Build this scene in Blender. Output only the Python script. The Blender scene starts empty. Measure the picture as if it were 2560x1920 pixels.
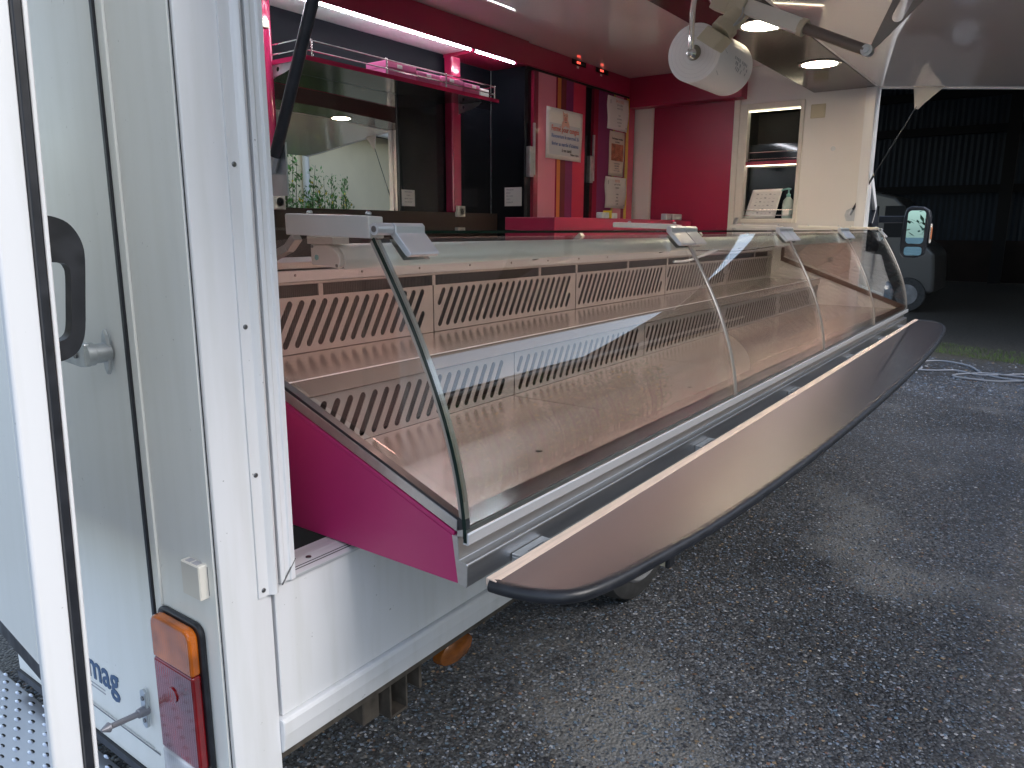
import bpy, bmesh, math, random
import numpy as np
from mathutils import Vector, Matrix
random.seed(7); np.random.seed(7)
rad = math.radians
sc = bpy.context.scene
C = sc.collection

# ------------------------------------------------------------------ camera
PITCH, ROLL, YAW, FPX = 0.205718471, 0.00375656, 0.624064224, 1866.36
fw = Vector((math.cos(YAW), math.sin(YAW), 0)); rt = Vector((math.sin(YAW), -math.cos(YAW), 0)); up = Vector((0, 0, 1))
F_ = fw*math.cos(PITCH) - up*math.sin(PITCH); U_ = fw*math.sin(PITCH) + up*math.cos(PITCH)
R2 = rt*math.cos(ROLL) + U_*math.sin(ROLL); U2 = -rt*math.sin(ROLL) + U_*math.cos(ROLL)
cam = bpy.data.cameras.new('camera'); co = bpy.data.objects.new('camera', cam); C.objects.link(co)
cam.lens = 36*FPX/2560; cam.sensor_width = 36; cam.clip_start = 0.02; cam.clip_end = 500
co.matrix_world = Matrix(((R2.x, U2.x, -F_.x, 0), (R2.y, U2.y, -F_.y, -1.15), (R2.z, U2.z, -F_.z, 1.5), (0, 0, 0, 1)))
sc.camera = co

# ------------------------------------------------------------------ sky, sun, exposure
SUN_EL, SUN_AZ = rad(38), rad(172)     # azimuth measured from +Y clockwise
w = bpy.data.worlds.new('World'); sc.world = w; w.use_nodes = True
nt = w.node_tree; bg = nt.nodes['Background']
sky = nt.nodes.new('ShaderNodeTexSky'); sky.sky_type = 'NISHITA'; sky.sun_disc = False
sky.sun_elevation = SUN_EL; sky.sun_rotation = SUN_AZ; sky.air_density = 1.0; sky.dust_density = 1.2; sky.ozone_density = 1.0
hs = nt.nodes.new('ShaderNodeHueSaturation'); hs.inputs['Saturation'].default_value = 0.72
nt.links.new(sky.outputs[0], hs.inputs['Color']); nt.links.new(hs.outputs[0], bg.inputs[0])
bg.inputs[1].default_value = 0.15
sl = bpy.data.lights.new('sun', 'SUN'); so = bpy.data.objects.new('sun', sl); C.objects.link(so)
sl.energy = 0.9; sl.angle = rad(25); sl.color = (1, .96, .92)
sd = Vector((math.sin(SUN_AZ)*math.cos(SUN_EL), math.cos(SUN_AZ)*math.cos(SUN_EL), math.sin(SUN_EL)))
so.rotation_euler = sd.to_track_quat('Z', 'Y').to_euler()
sc.view_settings.view_transform = 'Standard'; sc.view_settings.look = 'None'
sc.view_settings.exposure = 1.15; sc.view_settings.gamma = 1
sc.cycles.max_bounces = 10; sc.cycles.transparent_max_bounces = 24; sc.cycles.diffuse_bounces = 4; sc.cycles.glossy_bounces = 5

# ------------------------------------------------------------------ materials
def mat(name, col, rough=.5, metal=0, coat=0, var=0, vscale=6, bump=0, bscale=80, stretch=None, emis=None, estr=0, spec=.5, rvar=0):
    m = bpy.data.materials.new(name); m.use_nodes = True
    n = m.node_tree.nodes; l = m.node_tree.links; b = n['Principled BSDF']
    b.inputs['Base Color'].default_value = (*col, 1); b.inputs['Roughness'].default_value = rough
    b.inputs['Metallic'].default_value = metal; b.inputs['Coat Weight'].default_value = coat; b.inputs['Coat Roughness'].default_value = .06
    b.inputs['Specular IOR Level'].default_value = spec
    if emis: b.inputs['Emission Color'].default_value = (*emis, 1); b.inputs['Emission Strength'].default_value = estr
    tc = n.new('ShaderNodeTexCoord'); mp = n.new('ShaderNodeMapping'); l.new(tc.outputs['Object'], mp.inputs[0])
    if stretch: mp.inputs['Scale'].default_value = stretch
    if var or rvar:
        t = n.new('ShaderNodeTexNoise'); t.inputs['Scale'].default_value = vscale; t.inputs['Detail'].default_value = 6
        l.new(mp.outputs[0], t.inputs['Vector'])
        if var:
            mx = n.new('ShaderNodeMix'); mx.data_type = 'RGBA'
            mx.inputs[6].default_value = (*[c*(1-var) for c in col], 1); mx.inputs[7].default_value = (*[min(1, c*(1+var)) for c in col], 1)
            mr = n.new('ShaderNodeMapRange'); mr.inputs[1].default_value = .3; mr.inputs[2].default_value = .7
            l.new(t.outputs[0], mr.inputs[0]); l.new(mr.outputs[0], mx.inputs[0]); l.new(mx.outputs[2], b.inputs['Base Color'])
        if rvar:
            mr2 = n.new('ShaderNodeMapRange'); mr2.inputs[1].default_value = .3; mr2.inputs[2].default_value = .7
            mr2.inputs[3].default_value = max(.02, rough-rvar); mr2.inputs[4].default_value = rough+rvar
            l.new(t.outputs[0], mr2.inputs[0]); l.new(mr2.outputs[0], b.inputs['Roughness'])
    if bump:
        t2 = n.new('ShaderNodeTexNoise'); t2.inputs['Scale'].default_value = bscale; t2.inputs['Detail'].default_value = 4
        l.new(mp.outputs[0], t2.inputs['Vector'])
        bp = n.new('ShaderNodeBump'); bp.inputs['Strength'].default_value = bump; bp.inputs['Distance'].default_value = .002
        l.new(t2.outputs[0], bp.inputs['Height']); l.new(bp.outputs[0], b.inputs['Normal'])
    return m

def paint(name, col, dirt=.25, rough=.22):
    """white body paint with faint grime specks and streaks"""
    m = mat(name, col, rough=rough, rvar=.06, vscale=4)
    n = m.node_tree.nodes; l = m.node_tree.links; b = n['Principled BSDF']
    tc = n.new('ShaderNodeTexCoord')
    mp = n.new('ShaderNodeMapping'); mp.inputs['Scale'].default_value = (9, 9, .9); l.new(tc.outputs['Object'], mp.inputs[0])
    a = n.new('ShaderNodeTexNoise'); a.inputs['Scale'].default_value = 3; a.inputs['Detail'].default_value = 8; l.new(mp.outputs[0], a.inputs['Vector'])
    ra = n.new('ShaderNodeMapRange'); ra.inputs[1].default_value = .45; ra.inputs[2].default_value = .8; l.new(a.outputs[0], ra.inputs[0])
    s = n.new('ShaderNodeTexNoise'); s.inputs['Scale'].default_value = 95; s.inputs['Detail'].default_value = 3; l.new(tc.outputs['Object'], s.inputs['Vector'])
    rs = n.new('ShaderNodeMapRange'); rs.inputs[1].default_value = .735; rs.inputs[2].default_value = .77; l.new(s.outputs[0], rs.inputs[0])
    m1 = n.new('ShaderNodeMix'); m1.data_type = 'RGBA'; m1.inputs[6].default_value = (*col, 1); m1.inputs[7].default_value = (col[0]*.80, col[1]*.80, col[2]*.75, 1)
    mm = n.new('ShaderNodeMath'); mm.operation = 'MULTIPLY'; mm.inputs[1].default_value = dirt*2; l.new(ra.outputs[0], mm.inputs[0]); l.new(mm.outputs[0], m1.inputs[0])
    m2 = n.new('ShaderNodeMix'); m2.data_type = 'RGBA'; m2.inputs[7].default_value = (.12, .11, .10, 1)
    mm2 = n.new('ShaderNodeMath'); mm2.operation = 'MULTIPLY'; mm2.inputs[1].default_value = dirt*2.2; l.new(rs.outputs[0], mm2.inputs[0]); l.new(mm2.outputs[0], m2.inputs[0])
    l.new(m1.outputs[2], m2.inputs[6]); l.new(m2.outputs[2], b.inputs['Base Color'])
    return m

def glass(name, tint=(.94, .965, .955), ior=1.5, gcol=(1, 1, 1)):
    m = bpy.data.materials.new(name); m.use_nodes = True; n = m.node_tree.nodes; l = m.node_tree.links
    n.remove(n['Principled BSDF']); o = n['Material Output']
    t = n.new('ShaderNodeBsdfTransparent'); t.inputs[0].default_value = (*tint, 1)
    g = n.new('ShaderNodeBsdfGlossy'); g.inputs['Roughness'].default_value = 0.0; g.inputs[0].default_value = (*gcol, 1)
    f = n.new('ShaderNodeFresnel'); ge = n.new('ShaderNodeNewGeometry'); mr = n.new('ShaderNodeMapRange')
    mr.inputs[3].default_value = ior; mr.inputs[4].default_value = 1/ior      # same reflectance on both faces of the thin sheet
    l.new(ge.outputs['Backfacing'], mr.inputs[0]); l.new(mr.outputs[0], f.inputs[0])
    x = n.new('ShaderNodeMixShader'); l.new(f.outputs[0], x.inputs[0]); l.new(t.outputs[0], x.inputs[1]); l.new(g.outputs[0], x.inputs[2]); l.new(x.outputs[0], o.inputs[0])
    return m

def stripes(name, stops, rough=.18):
    m = mat(name, (1, 1, 1), rough=rough, coat=.5); n = m.node_tree.nodes; l = m.node_tree.links
    tc = n.new('ShaderNodeTexCoord'); sx = n.new('ShaderNodeSeparateXYZ'); l.new(tc.outputs['Generated'], sx.inputs[0])
    cr = n.new('ShaderNodeValToRGB'); cr.color_ramp.interpolation = 'CONSTANT'; e = cr.color_ramp.elements
    e[0].position = 0; e[0].color = (*stops[0][1], 1); e[1].position = stops[1][0]; e[1].color = (*stops[1][1], 1)
    for p, c in stops[2:]:
        k = e.new(p); k.color = (*c, 1)
    l.new(sx.outputs[0], cr.inputs[0]); l.new(cr.outputs[0], n['Principled BSDF'].inputs['Base Color'])
    return m

WHITE = paint('white_paint', (.86, .87, .89))
WHITE2 = paint('white_rear_paint', (.87, .88, .85), dirt=.15, rough=.36)
WINT = mat('white_interior', (.82, .80, .78), rough=.16, rvar=.05, vscale=2)
CEIL = mat('glossy_ceiling', (.84, .82, .81), rough=.05, coat=1)
HATCH = mat('glossy_hatch', (.86, .84, .86), rough=.05, coat=1)
for m_ in (CEIL, HATCH): m_.node_tree.nodes['Principled BSDF'].inputs['Coat IOR'].default_value = 1.5; m_.node_tree.nodes['Principled BSDF'].inputs['Coat Roughness'].default_value = .02
ALU = mat('alu_trim', (.74, .76, .79), rough=.35, metal=.65, bump=.15, bscale=30, stretch=(1, 12, 12))
STEEL = mat('brushed_steel', (.56, .555, .55), rough=.33, metal=1, bump=.1, bscale=90, stretch=(1, 22, 22), rvar=.04, vscale=3, var=.06)
SHELFS = mat('shelf_steel', (.52, .49, .46), rough=.2, metal=.75, bump=.04, bscale=120, stretch=(1, 14, 1), rvar=.02)
STEELV = mat('louvre_steel', (.50, .485, .475), rough=.36, metal=.85, bump=.2, bscale=60, stretch=(2, 20, 20), rvar=.04)
DECK = mat('deck_steel', (.55, .48, .44), rough=.22, metal=.7, bump=.04, bscale=140, stretch=(1, 9, 1), rvar=.02, vscale=1.2, var=.05)
CHROME = mat('chrome', (.8, .78, .75), rough=.1, metal=1)
ZINC = mat('zinc', (.55, .58, .6), rough=.35, metal=.9, var=.12, vscale=30)
SCREW = mat('screw_metal', (.22, .22, .22), rough=.3, metal=.9)
RUBBER = mat('black_rubber', (.018, .02, .026), rough=.42, rvar=.1, vscale=30, var=.3)
BLACK = mat('black_laminate', (.009, .010, .014), rough=.16, rvar=.03, vscale=3, spec=.28)
VOID = mat('dark_void', (.01, .01, .01), rough=.8)
BROWN = mat('dark_brown_laminate', (.05, .035, .03), rough=.3)
SOFF = mat('soffit_laminate', (.07, .052, .047), rough=.16, var=.06, vscale=60)
MAROON = mat('maroon_laminate', (.30, .011, .050), rough=.33, bump=.1, bscale=400)
PINKP = mat('magenta_panel', (.46, .026, .15), rough=.36, bump=.08, bscale=300, var=.05, vscale=3)
PINKR = mat('pink_column', (.42, .02, .085), rough=.14, coat=.4)
MIRROR = mat('mirror_glass', (.86, .86, .84), rough=0.0, metal=1)
CREAM = mat('cream_plastic', (.60, .54, .40), rough=.4)
PLWHITE = mat('white_plastic', (.78, .75, .68), rough=.35)
PAPER = mat('paper', (.80, .79, .78), rough=.6, bump=.1, bscale=200)
PAPERR = mat('roll_paper', (.86, .84, .84), rough=.55)
INKR = mat('ink_red', (.62, .10, .07), rough=.7); INKB = mat('ink_blue', (.10, .18, .42), rough=.7); INKK = mat('ink_black', (.09, .09, .10), rough=.7)
INKP = mat('ink_pink', (.72, .42, .36), rough=.7); INKG = mat('ink_grey', (.42, .42, .45), rough=.7)
WOOD = mat('pale_wood', (.70, .56, .47), rough=.5, var=.12, vscale=14, stretch=(.6, 14, 14), bump=.3)
SHELFM = mat('counter_shelf_laminate', (.085, .080, .088), rough=.30, metal=.6)
ORANGE = mat('amber_lens', (.46, .11, .006), rough=.15, coat=.6, bump=.5, bscale=120, stretch=(1, 6, .3))
REDL = mat('red_lens', (.20, .002, .006), rough=.1, coat=.8, bump=.4, bscale=120, stretch=(1, 6, .3))
CLEARL = mat('clear_lens', (.62, .60, .60), rough=.12, coat=.8)
TYRE = mat('tyre', (.04, .04, .04), rough=.75, var=.3, vscale=20)
RIM = mat('grey_rim', (.22, .22, .225), rough=.5, metal=.2, var=.25, vscale=8)
RUST = mat('muddy_steel', (.085, .072, .058), rough=.8, var=.4, vscale=25, bump=.5)
CHECK = mat('tear_plate', (.62, .66, .72), rough=.3, metal=.8)
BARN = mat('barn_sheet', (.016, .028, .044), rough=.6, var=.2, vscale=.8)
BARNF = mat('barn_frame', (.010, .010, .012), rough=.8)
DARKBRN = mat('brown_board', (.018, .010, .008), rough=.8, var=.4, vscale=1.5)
VANG = mat('van_grey', (.07, .068, .065), rough=.3, coat=.3)
CARW = mat('van_white', (.86, .87, .88), rough=.3, coat=.3)
CARG = mat('dark_car_glass', (.012, .018, .024), rough=.05)
PLAST = mat('cab_black_plastic', (.022, .026, .034), rough=.35)
RENDER = mat('cream_render', (.84, .74, .54), rough=.9, bump=.6, bscale=60, var=.06, vscale=1.2)
PIPE = mat('white_pipe', (.78, .77, .75), rough=.4)
ROOFT = mat('roof_tile', (.10, .10, .11), rough=.8)
LEAF = mat('leaf_green', (.11, .26, .06), rough=.45, var=.45, vscale=5)
LEAF2 = mat('tree_leaf', (.05, .09, .03), rough=.6, var=.4, vscale=2)
YEL = mat('yellow_bloom', (.72, .52, .03), rough=.5)
BARK = mat('bark', (.10, .075, .05), rough=.9, var=.3, vscale=10)
PINKBOX = mat('pink_card', (.58, .13, .30), rough=.4, var=.08, vscale=12)
TEAL = mat('teal_soap', (.25, .52, .50), rough=.25)
FROST = mat('frosted_bottle', (.45, .58, .56), rough=.3)
CABLE = mat('grey_cable', (.34, .36, .40), rough=.5)
GLASS = glass('pane_glass')
GLASSS = glass('side_glass', tint=(.93, .90, .89))
GEDGE = mat('green_glass_edge', (.005, .018, .014), rough=.08)
L_SPOT = mat('spot_light', (1, 1, 1), emis=(1, .85, .68), estr=42)
L_LED = mat('led_cool', (1, 1, 1), emis=(.86, .92, 1), estr=40)
L_LEDW = mat('led_warm', (1, 1, 1), emis=(1, .9, .62), estr=2.5)
L_TUBE = mat('meat_light', (1, 1, 1), emis=(1, .60, .50), estr=5.5)
L_RED = mat('red_digit', (.3, 0, 0), emis=(1, .08, .05), estr=1.2)

for m_ in (ORANGE, REDL, CLEARL):           # moulded lens: fine vertical ribs and a lighter reflector behind
    n = m_.node_tree.nodes; l = m_.node_tree.links; b = n['Principled BSDF']
    tc = n.new('ShaderNodeTexCoord'); wv = n.new('ShaderNodeTexWave'); wv.bands_direction = 'Y'; wv.inputs['Scale'].default_value = 42; wv.inputs['Distortion'].default_value = .3
    l.new(tc.outputs['Object'], wv.inputs['Vector']); bp = n.new('ShaderNodeBump'); bp.inputs['Strength'].default_value = .18; bp.inputs['Distance'].default_value = .0015
    l.new(wv.outputs[0], bp.inputs['Height']); l.new(bp.outputs[0], b.inputs['Normal'])
    ns_ = n.new('ShaderNodeTexNoise'); ns_.inputs['Scale'].default_value = 9; l.new(tc.outputs['Object'], ns_.inputs['Vector'])
    mx = n.new('ShaderNodeMix'); mx.data_type = 'RGBA'; c = b.inputs['Base Color'].default_value[:]
    mx.inputs[6].default_value = tuple([v*.45 for v in c[:3]]+[1]); mx.inputs[7].default_value = tuple([min(1, v*1.5) for v in c[:3]]+[1])
    mr = n.new('ShaderNodeMapRange'); mr.inputs[1].default_value = .35; mr.inputs[2].default_value = .65
    l.new(ns_.outputs[0], mr.inputs[0]); l.new(mr.outputs[0], mx.inputs[0]); l.new(mx.outputs[2], b.inputs['Base Color'])

# ------------------------------------------------------------------ helpers
def link(o, parent=None):
    C.objects.link(o)
    if parent is not None: o.parent = parent
    return o
def thing(name, label, cat, loc=(0, 0, 0), group=None):
    o = bpy.data.objects.new(name, None); C.objects.link(o); o.location = loc; o.empty_display_size = .1
    o['label'] = label; o['category'] = cat
    if group: o['group'] = group
    return o
def tag(o, label=None, cat=None, group=None, kind=None):
    if label: o['label'] = label
    if cat: o['category'] = cat
    if group: o['group'] = group
    if kind: o['kind'] = kind
    return o
def fin(name, bm, m, parent=None, smooth=False, bevel=0, seg=1):
    me = bpy.data.meshes.new(name); bmesh.ops.recalc_face_normals(bm, faces=bm.faces[:]); bm.to_mesh(me); bm.free()
    if smooth is not False:
        for p in me.polygons: p.use_smooth = True
        try: me.set_sharp_from_angle(angle=rad(38))
        except Exception: pass
    me.materials.append(m)
    o = bpy.data.objects.new(name, me); link(o, parent)
    if parent is not None:                      # keep authored world coordinates
        o.matrix_parent_inverse = Matrix.Identity(4)
        o.location = -world_loc(parent)
    if bevel:
        b = o.modifiers.new('bevel', 'BEVEL'); b.width = bevel; b.segments = seg; b.limit_method = 'ANGLE'; b.angle_limit = rad(40)
    return o
def world_loc(o):
    v = Vector((0, 0, 0))
    while o is not None: v = v + o.location; o = o.parent
    return v
def bx(bm, x0, x1, y0, y1, z0, z1):
    vs = [bm.verts.new(p) for p in ((x0, y0, z0), (x1, y0, z0), (x1, y1, z0), (x0, y1, z0), (x0, y0, z1), (x1, y0, z1), (x1, y1, z1), (x0, y1, z1))]
    for f in ((0, 3, 2, 1), (4, 5, 6, 7), (0, 1, 5, 4), (1, 2, 6, 5), (2, 3, 7, 6), (3, 0, 4, 7)): bm.faces.new([vs[i] for i in f])
def box(name, x0, x1, y0, y1, z0, z1, m, parent=None, bevel=.0015, seg=1):
    bm = bmesh.new(); bx(bm, x0, x1, y0, y1, z0, z1); return fin(name, bm, m, parent, bevel=bevel, seg=seg)
def boxes(name, lst, m, parent=None, bevel=0):
    bm = bmesh.new()
    for b in lst: bx(bm, *b)
    return fin(name, bm, m, parent, bevel=bevel)
def P3(ax, u, v, t):
    return (t, u, v) if ax == 'x' else (u, t, v) if ax == 'y' else (u, v, t)
def pr_(bm, pts, ax, a, b):
    A = [bm.verts.new(P3(ax, u, v, a)) for u, v in pts]; B = [bm.verts.new(P3(ax, u, v, b)) for u, v in pts]
    n = len(pts); bm.faces.new(A); bm.faces.new(B[::-1])
    for i in range(n): bm.faces.new((A[i], B[i], B[(i+1) % n], A[(i+1) % n]))
def prism(name, pts, ax, a, b, m, parent=None, bevel=0, smooth=False, seg=1):
    """extrude a 2-D outline: ax 'x' -> (y,z), 'y' -> (x,z), 'z' -> (x,y)"""
    bm = bmesh.new(); pr_(bm, pts, ax, a, b); return fin(name, bm, m, parent, bevel=bevel, smooth=smooth, seg=seg)
def sheet(bm, prof, ax, a, b, th):
    """thick strip that follows an open 2-D profile"""
    n = len(prof); off = []
    for i, p in enumerate(prof):
        q0 = Vector(prof[max(0, i-1)]); q1 = Vector(prof[min(n-1, i+1)]); d = (q1-q0).normalized()
        off.append((p[0]-d.y*th, p[1]+d.x*th))
    A = [[bm.verts.new(P3(ax, u, v, t)) for t in (a, b)] for u, v in prof]; B = [[bm.verts.new(P3(ax, u, v, t)) for t in (a, b)] for u, v in off]
    for i in range(n-1):
        bm.faces.new((A[i][0], A[i+1][0], A[i+1][1], A[i][1])); bm.faces.new((B[i][0], B[i][1], B[i+1][1], B[i+1][0]))
        for k in (0, 1): bm.faces.new((A[i][k], B[i][k], B[i+1][k], A[i+1][k]))
    for i in (0, n-1): bm.faces.new((A[i][0], A[i][1], B[i][1], B[i][0]))
def tb(bm, pts, r, seg=10, closed=False):
    pts = [Vector(p) for p in pts]; n = len(pts); rings = []; prev = None
    for i, p in enumerate(pts):
        d = ((pts[(i+1) % n]-pts[i-1]) if closed else (pts[min(n-1, i+1)]-pts[max(0, i-1)])).normalized()
        if prev is None:
            a = d.orthogonal().normalized()
        else:
            a = (prev - d*prev.dot(d)).normalized()
        prev = a; b = d.cross(a); rr = r[i] if isinstance(r, (list, tuple)) else r
        rings.append([bm.verts.new(p+(a*math.cos(t)+b*math.sin(t))*rr) for t in [2*math.pi*k/seg for k in range(seg)]])
    for i in range(n-1 if not closed else n):
        A, B = rings[i], rings[(i+1) % n]
        for k in range(seg): bm.faces.new((A[k], A[(k+1) % seg], B[(k+1) % seg], B[k]))
    if not closed: bm.faces.new(rings[0][::-1]); bm.faces.new(rings[-1])
def tube(name, pts, r, m, parent=None, seg=12, closed=False):
    bm = bmesh.new(); tb(bm, pts, r, seg, closed); return fin(name, bm, m, parent, smooth=True)
def smoothline(pts, k=6):
    P = [Vector(p) for p in pts]; out = []
    for i in range(len(P)-1):
        p0, p1, p2, p3 = P[max(0, i-1)], P[i], P[i+1], P[min(len(P)-1, i+2)]
        for j in range(k):
            t = j/k; out.append(.5*((2*p1)+(p2-p0)*t+(2*p0-5*p1+4*p2-p3)*t*t+(3*p1-p0-3*p2+p3)*t**3))
    out.append(P[-1]); return out
def disc(name, c, r, th, ax, m, parent=None, seg=24, bevel=0):
    pts = [(c['xyz'.index('y' if ax == 'x' else 'x')]+r*math.cos(2*math.pi*k/seg), c['xyz'.index('z' if ax != 'z' else 'y')]+r*math.sin(2*math.pi*k/seg)) for k in range(seg)]
    t = c['xyz'.index(ax)]
    return prism(name, pts, ax, t-th/2, t+th/2, m, parent, bevel=bevel, smooth=True)
def lathe(name, prof, c, ax, m, parent=None, seg=32):
    """prof: (radius, height along ax)"""
    bm = bmesh.new(); rings = []
    for r, h in prof:
        ring = []
        for k in range(seg):
            a = 2*math.pi*k/seg; u, v = r*math.cos(a), r*math.sin(a)
            d = (h, u, v) if ax == 'x' else (u, h, v) if ax == 'y' else (u, v, h)
            ring.append(bm.verts.new((c[0]+d[0], c[1]+d[1], c[2]+d[2])))
        rings.append(ring)
    for A, B in zip(rings, rings[1:]):
        for k in range(seg): bm.faces.new((A[k], A[(k+1) % seg], B[(k+1) % seg], B[k]))
    bm.faces.new(rings[0][::-1]); bm.faces.new(rings[-1])
    return fin(name, bm, m, parent, smooth=True)
def plate(outline, holes, th):
    """mesh of a flat plate with real holes, in local XY, thickness along Z (0..th)"""
    cu = bpy.data.curves.new('plate', 'CURVE'); cu.dimensions = '2D'; cu.fill_mode = 'BOTH'; cu.extrude = th/2
    for poly in [outline]+holes:
        s = cu.splines.new('POLY'); s.points.add(len(poly)-1); s.use_cyclic_u = True
        for i, (u, v) in enumerate(poly): s.points[i].co = (u, v, 0, 1)
    o = bpy.data.objects.new('plate_tmp', cu); C.objects.link(o)
    dg = bpy.context.evaluated_depsgraph_get(); dg.update()
    me = bpy.data.meshes.new_from_object(o.evaluated_get(dg)); bpy.data.objects.remove(o); bpy.data.curves.remove(cu)
    return me
def capsule(x0, z0, x1, z1, r, k=5):
    d = Vector((x1-x0, z1-z0)); a0 = math.atan2(d.y, d.x); out = []
    for i in range(k+1): a = a0-math.pi/2+math.pi*i/k; out.append((x1+r*math.cos(a), z1+r*math.sin(a)))
    for i in range(k+1): a = a0+math.pi/2+math.pi*i/k; out.append((x0+r*math.cos(a), z0+r*math.sin(a)))
    return out
def circ(x, y, r, k=16): return [(x+r*math.cos(2*math.pi*i/k), y+r*math.sin(2*math.pi*i/k)) for i in range(k)]
def objmesh(name, me, m, parent=None, mw=None):
    me.materials.clear(); me.materials.append(m); o = bpy.data.objects.new(name, me); link(o, parent)
    if mw is not None:
        o.matrix_basis = Matrix.Translation(-world_loc(parent) if parent else Vector()) @ mw
    return o
def text(name, body, size, m, parent, origin, ux, uz, align='CENTER', th=.0006, sx=1.0, bold=0):
    """flat lettering; ux = reading direction, uz = up direction (world)"""
    cu = bpy.data.curves.new(name, 'FONT'); cu.body = body; cu.size = size; cu.align_x = align; cu.align_y = 'CENTER'; cu.extrude = th; cu.offset = bold; cu.resolution_u = 2
    o = bpy.data.objects.new('t', cu); C.objects.link(o); dg = bpy.context.evaluated_depsgraph_get(); dg.update()
    me = bpy.data.meshes.new_from_object(o.evaluated_get(dg)); bpy.data.objects.remove(o); bpy.data.curves.remove(cu)
    ux = Vector(ux).normalized(); uz = Vector(uz).normalized(); un = ux.cross(uz)
    mw = Matrix(((ux.x*sx, uz.x, un.x, origin[0]), (ux.y*sx, uz.y, un.y, origin[1]), (ux.z*sx, uz.z, un.z, origin[2]), (0, 0, 0, 1)))
    return objmesh(name, me, m, parent, mw)
def dup(o, parent, dloc=(0, 0, 0)):
    c = o.copy(); C.objects.link(c); c.parent = parent; c.location = Vector(o.location)+Vector(dloc)
    for ch in o.children:
        d = ch.copy(); C.objects.link(d); d.parent = c
    return c

# ================================================================== GROUND
bm = bmesh.new(); s = 150
vs = [bm.verts.new(p) for p in ((-s, -s, 0), (s, -s, 0), (s, s, 0), (-s, s, 0))]; bm.faces.new(vs)
G = bpy.data.materials.new('gravel_ground'); G.use_nodes = True
n = G.node_tree.nodes; l = G.node_tree.links; b = n['Principled BSDF']
tc = n.new('ShaderNodeTexCoord')
def vor(scale):
    v = n.new('ShaderNodeTexVoronoi'); v.inputs['Scale'].default_value = scale; l.new(tc.outputs['Object'], v.inputs['Vector']); return v
def nz(scale, det=4):
    v = n.new('ShaderNodeTexNoise'); v.inputs['Scale'].default_value = scale; v.inputs['Detail'].default_value = det; l.new(tc.outputs['Object'], v.inputs['Vector']); return v
def ramp(src, pts):
    c = n.new('ShaderNodeValToRGB'); e = c.color_ramp.elements
    e[0].position, e[0].color = pts[0][0], (*pts[0][1], 1); e[1].position, e[1].color = pts[1][0], (*pts[1][1], 1)
    for p, q in pts[2:]:
        k = e.new(p); k.color = (*q, 1)
    l.new(src, c.inputs[0]); return c
v1 = vor(95); sep = n.new('ShaderNodeSeparateColor'); l.new(v1.outputs['Color'], sep.inputs[0])
chip = ramp(sep.outputs[0], [(0, (.052, .053, .057)), (.5, (.112, .114, .118)), (.8, (.17, .175, .185)), (.95, (.22, .23, .24)), (1, (.27, .26, .24))])
edge = ramp(v1.outputs['Distance'], [(.0, (1, 1, 1)), (.6, (.55, .55, .55))])
mu = n.new('ShaderNodeMix'); mu.data_type = 'RGBA'; mu.blend_type = 'MULTIPLY'; mu.inputs[0].default_value = 1; l.new(chip.outputs[0], mu.inputs[6]); l.new(edge.outputs[0], mu.inputs[7])
n2 = nz(.7, 7); pat = ramp(n2.outputs[0], [(.34, (.68, .67, .65)), (.66, (1.5, 1.49, 1.49))])
mu2 = n.new('ShaderNodeMix'); mu2.data_type = 'RGBA'; mu2.blend_type = 'MULTIPLY'; mu2.inputs[0].default_value = 1; l.new(mu.outputs[2], mu2.inputs[6]); l.new(pat.outputs[0], mu2.inputs[7])
n3 = nz(.8, 8); dust = ramp(n3.outputs[0], [(.57, (0, 0, 0)), (.68, (.75, .75, .75))])
mu3 = n.new('ShaderNodeMix'); mu3.data_type = 'RGBA'; l.new(dust.outputs[0], mu3.inputs[0]); l.new(mu2.outputs[2], mu3.inputs[6]); mu3.inputs[7].default_value = (.27, .265, .25, 1)
# further away the surface turns to bare earth
sx_ = n.new('ShaderNodeSeparateXYZ'); l.new(tc.outputs['Object'], sx_.inputs[0])
ad = n.new('ShaderNodeMath'); ad.operation = 'MULTIPLY_ADD'; ad.inputs[1].default_value = 1.2; n4 = nz(.7, 6); l.new(n4.outputs[0], ad.inputs[0]); l.new(sx_.outputs[0], ad.inputs[2])
er = n.new('ShaderNodeMapRange'); er.inputs[1].default_value = 10.2; er.inputs[2].default_value = 11.0; l.new(ad.outputs[0], er.inputs[0])
n5 = nz(25, 6); ear = ramp(n5.outputs[0], [(.3, (.075, .068, .058)), (.7, (.15, .14, .12))])
mu4 = n.new('ShaderNodeMix'); mu4.data_type = 'RGBA'; l.new(er.outputs[0], mu4.inputs[0]); l.new(mu3.outputs[2], mu4.inputs[6]); l.new(ear.outputs[0], mu4.inputs[7])
l.new(mu4.outputs[2], b.inputs['Base Color']); b.inputs['Roughness'].default_value = .5
bp = n.new('ShaderNodeBump'); bp.inputs['Strength'].default_value = .9; bp.inputs['Distance'].default_value = .006; bp.invert = True; l.new(v1.outputs['Distance'], bp.inputs['Height']); l.new(bp.outputs[0], b.inputs['Normal'])
g = fin('ground', bm, G); tag(g, 'dark wet asphalt and gravel yard with pale chips', kind='structure')

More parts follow.
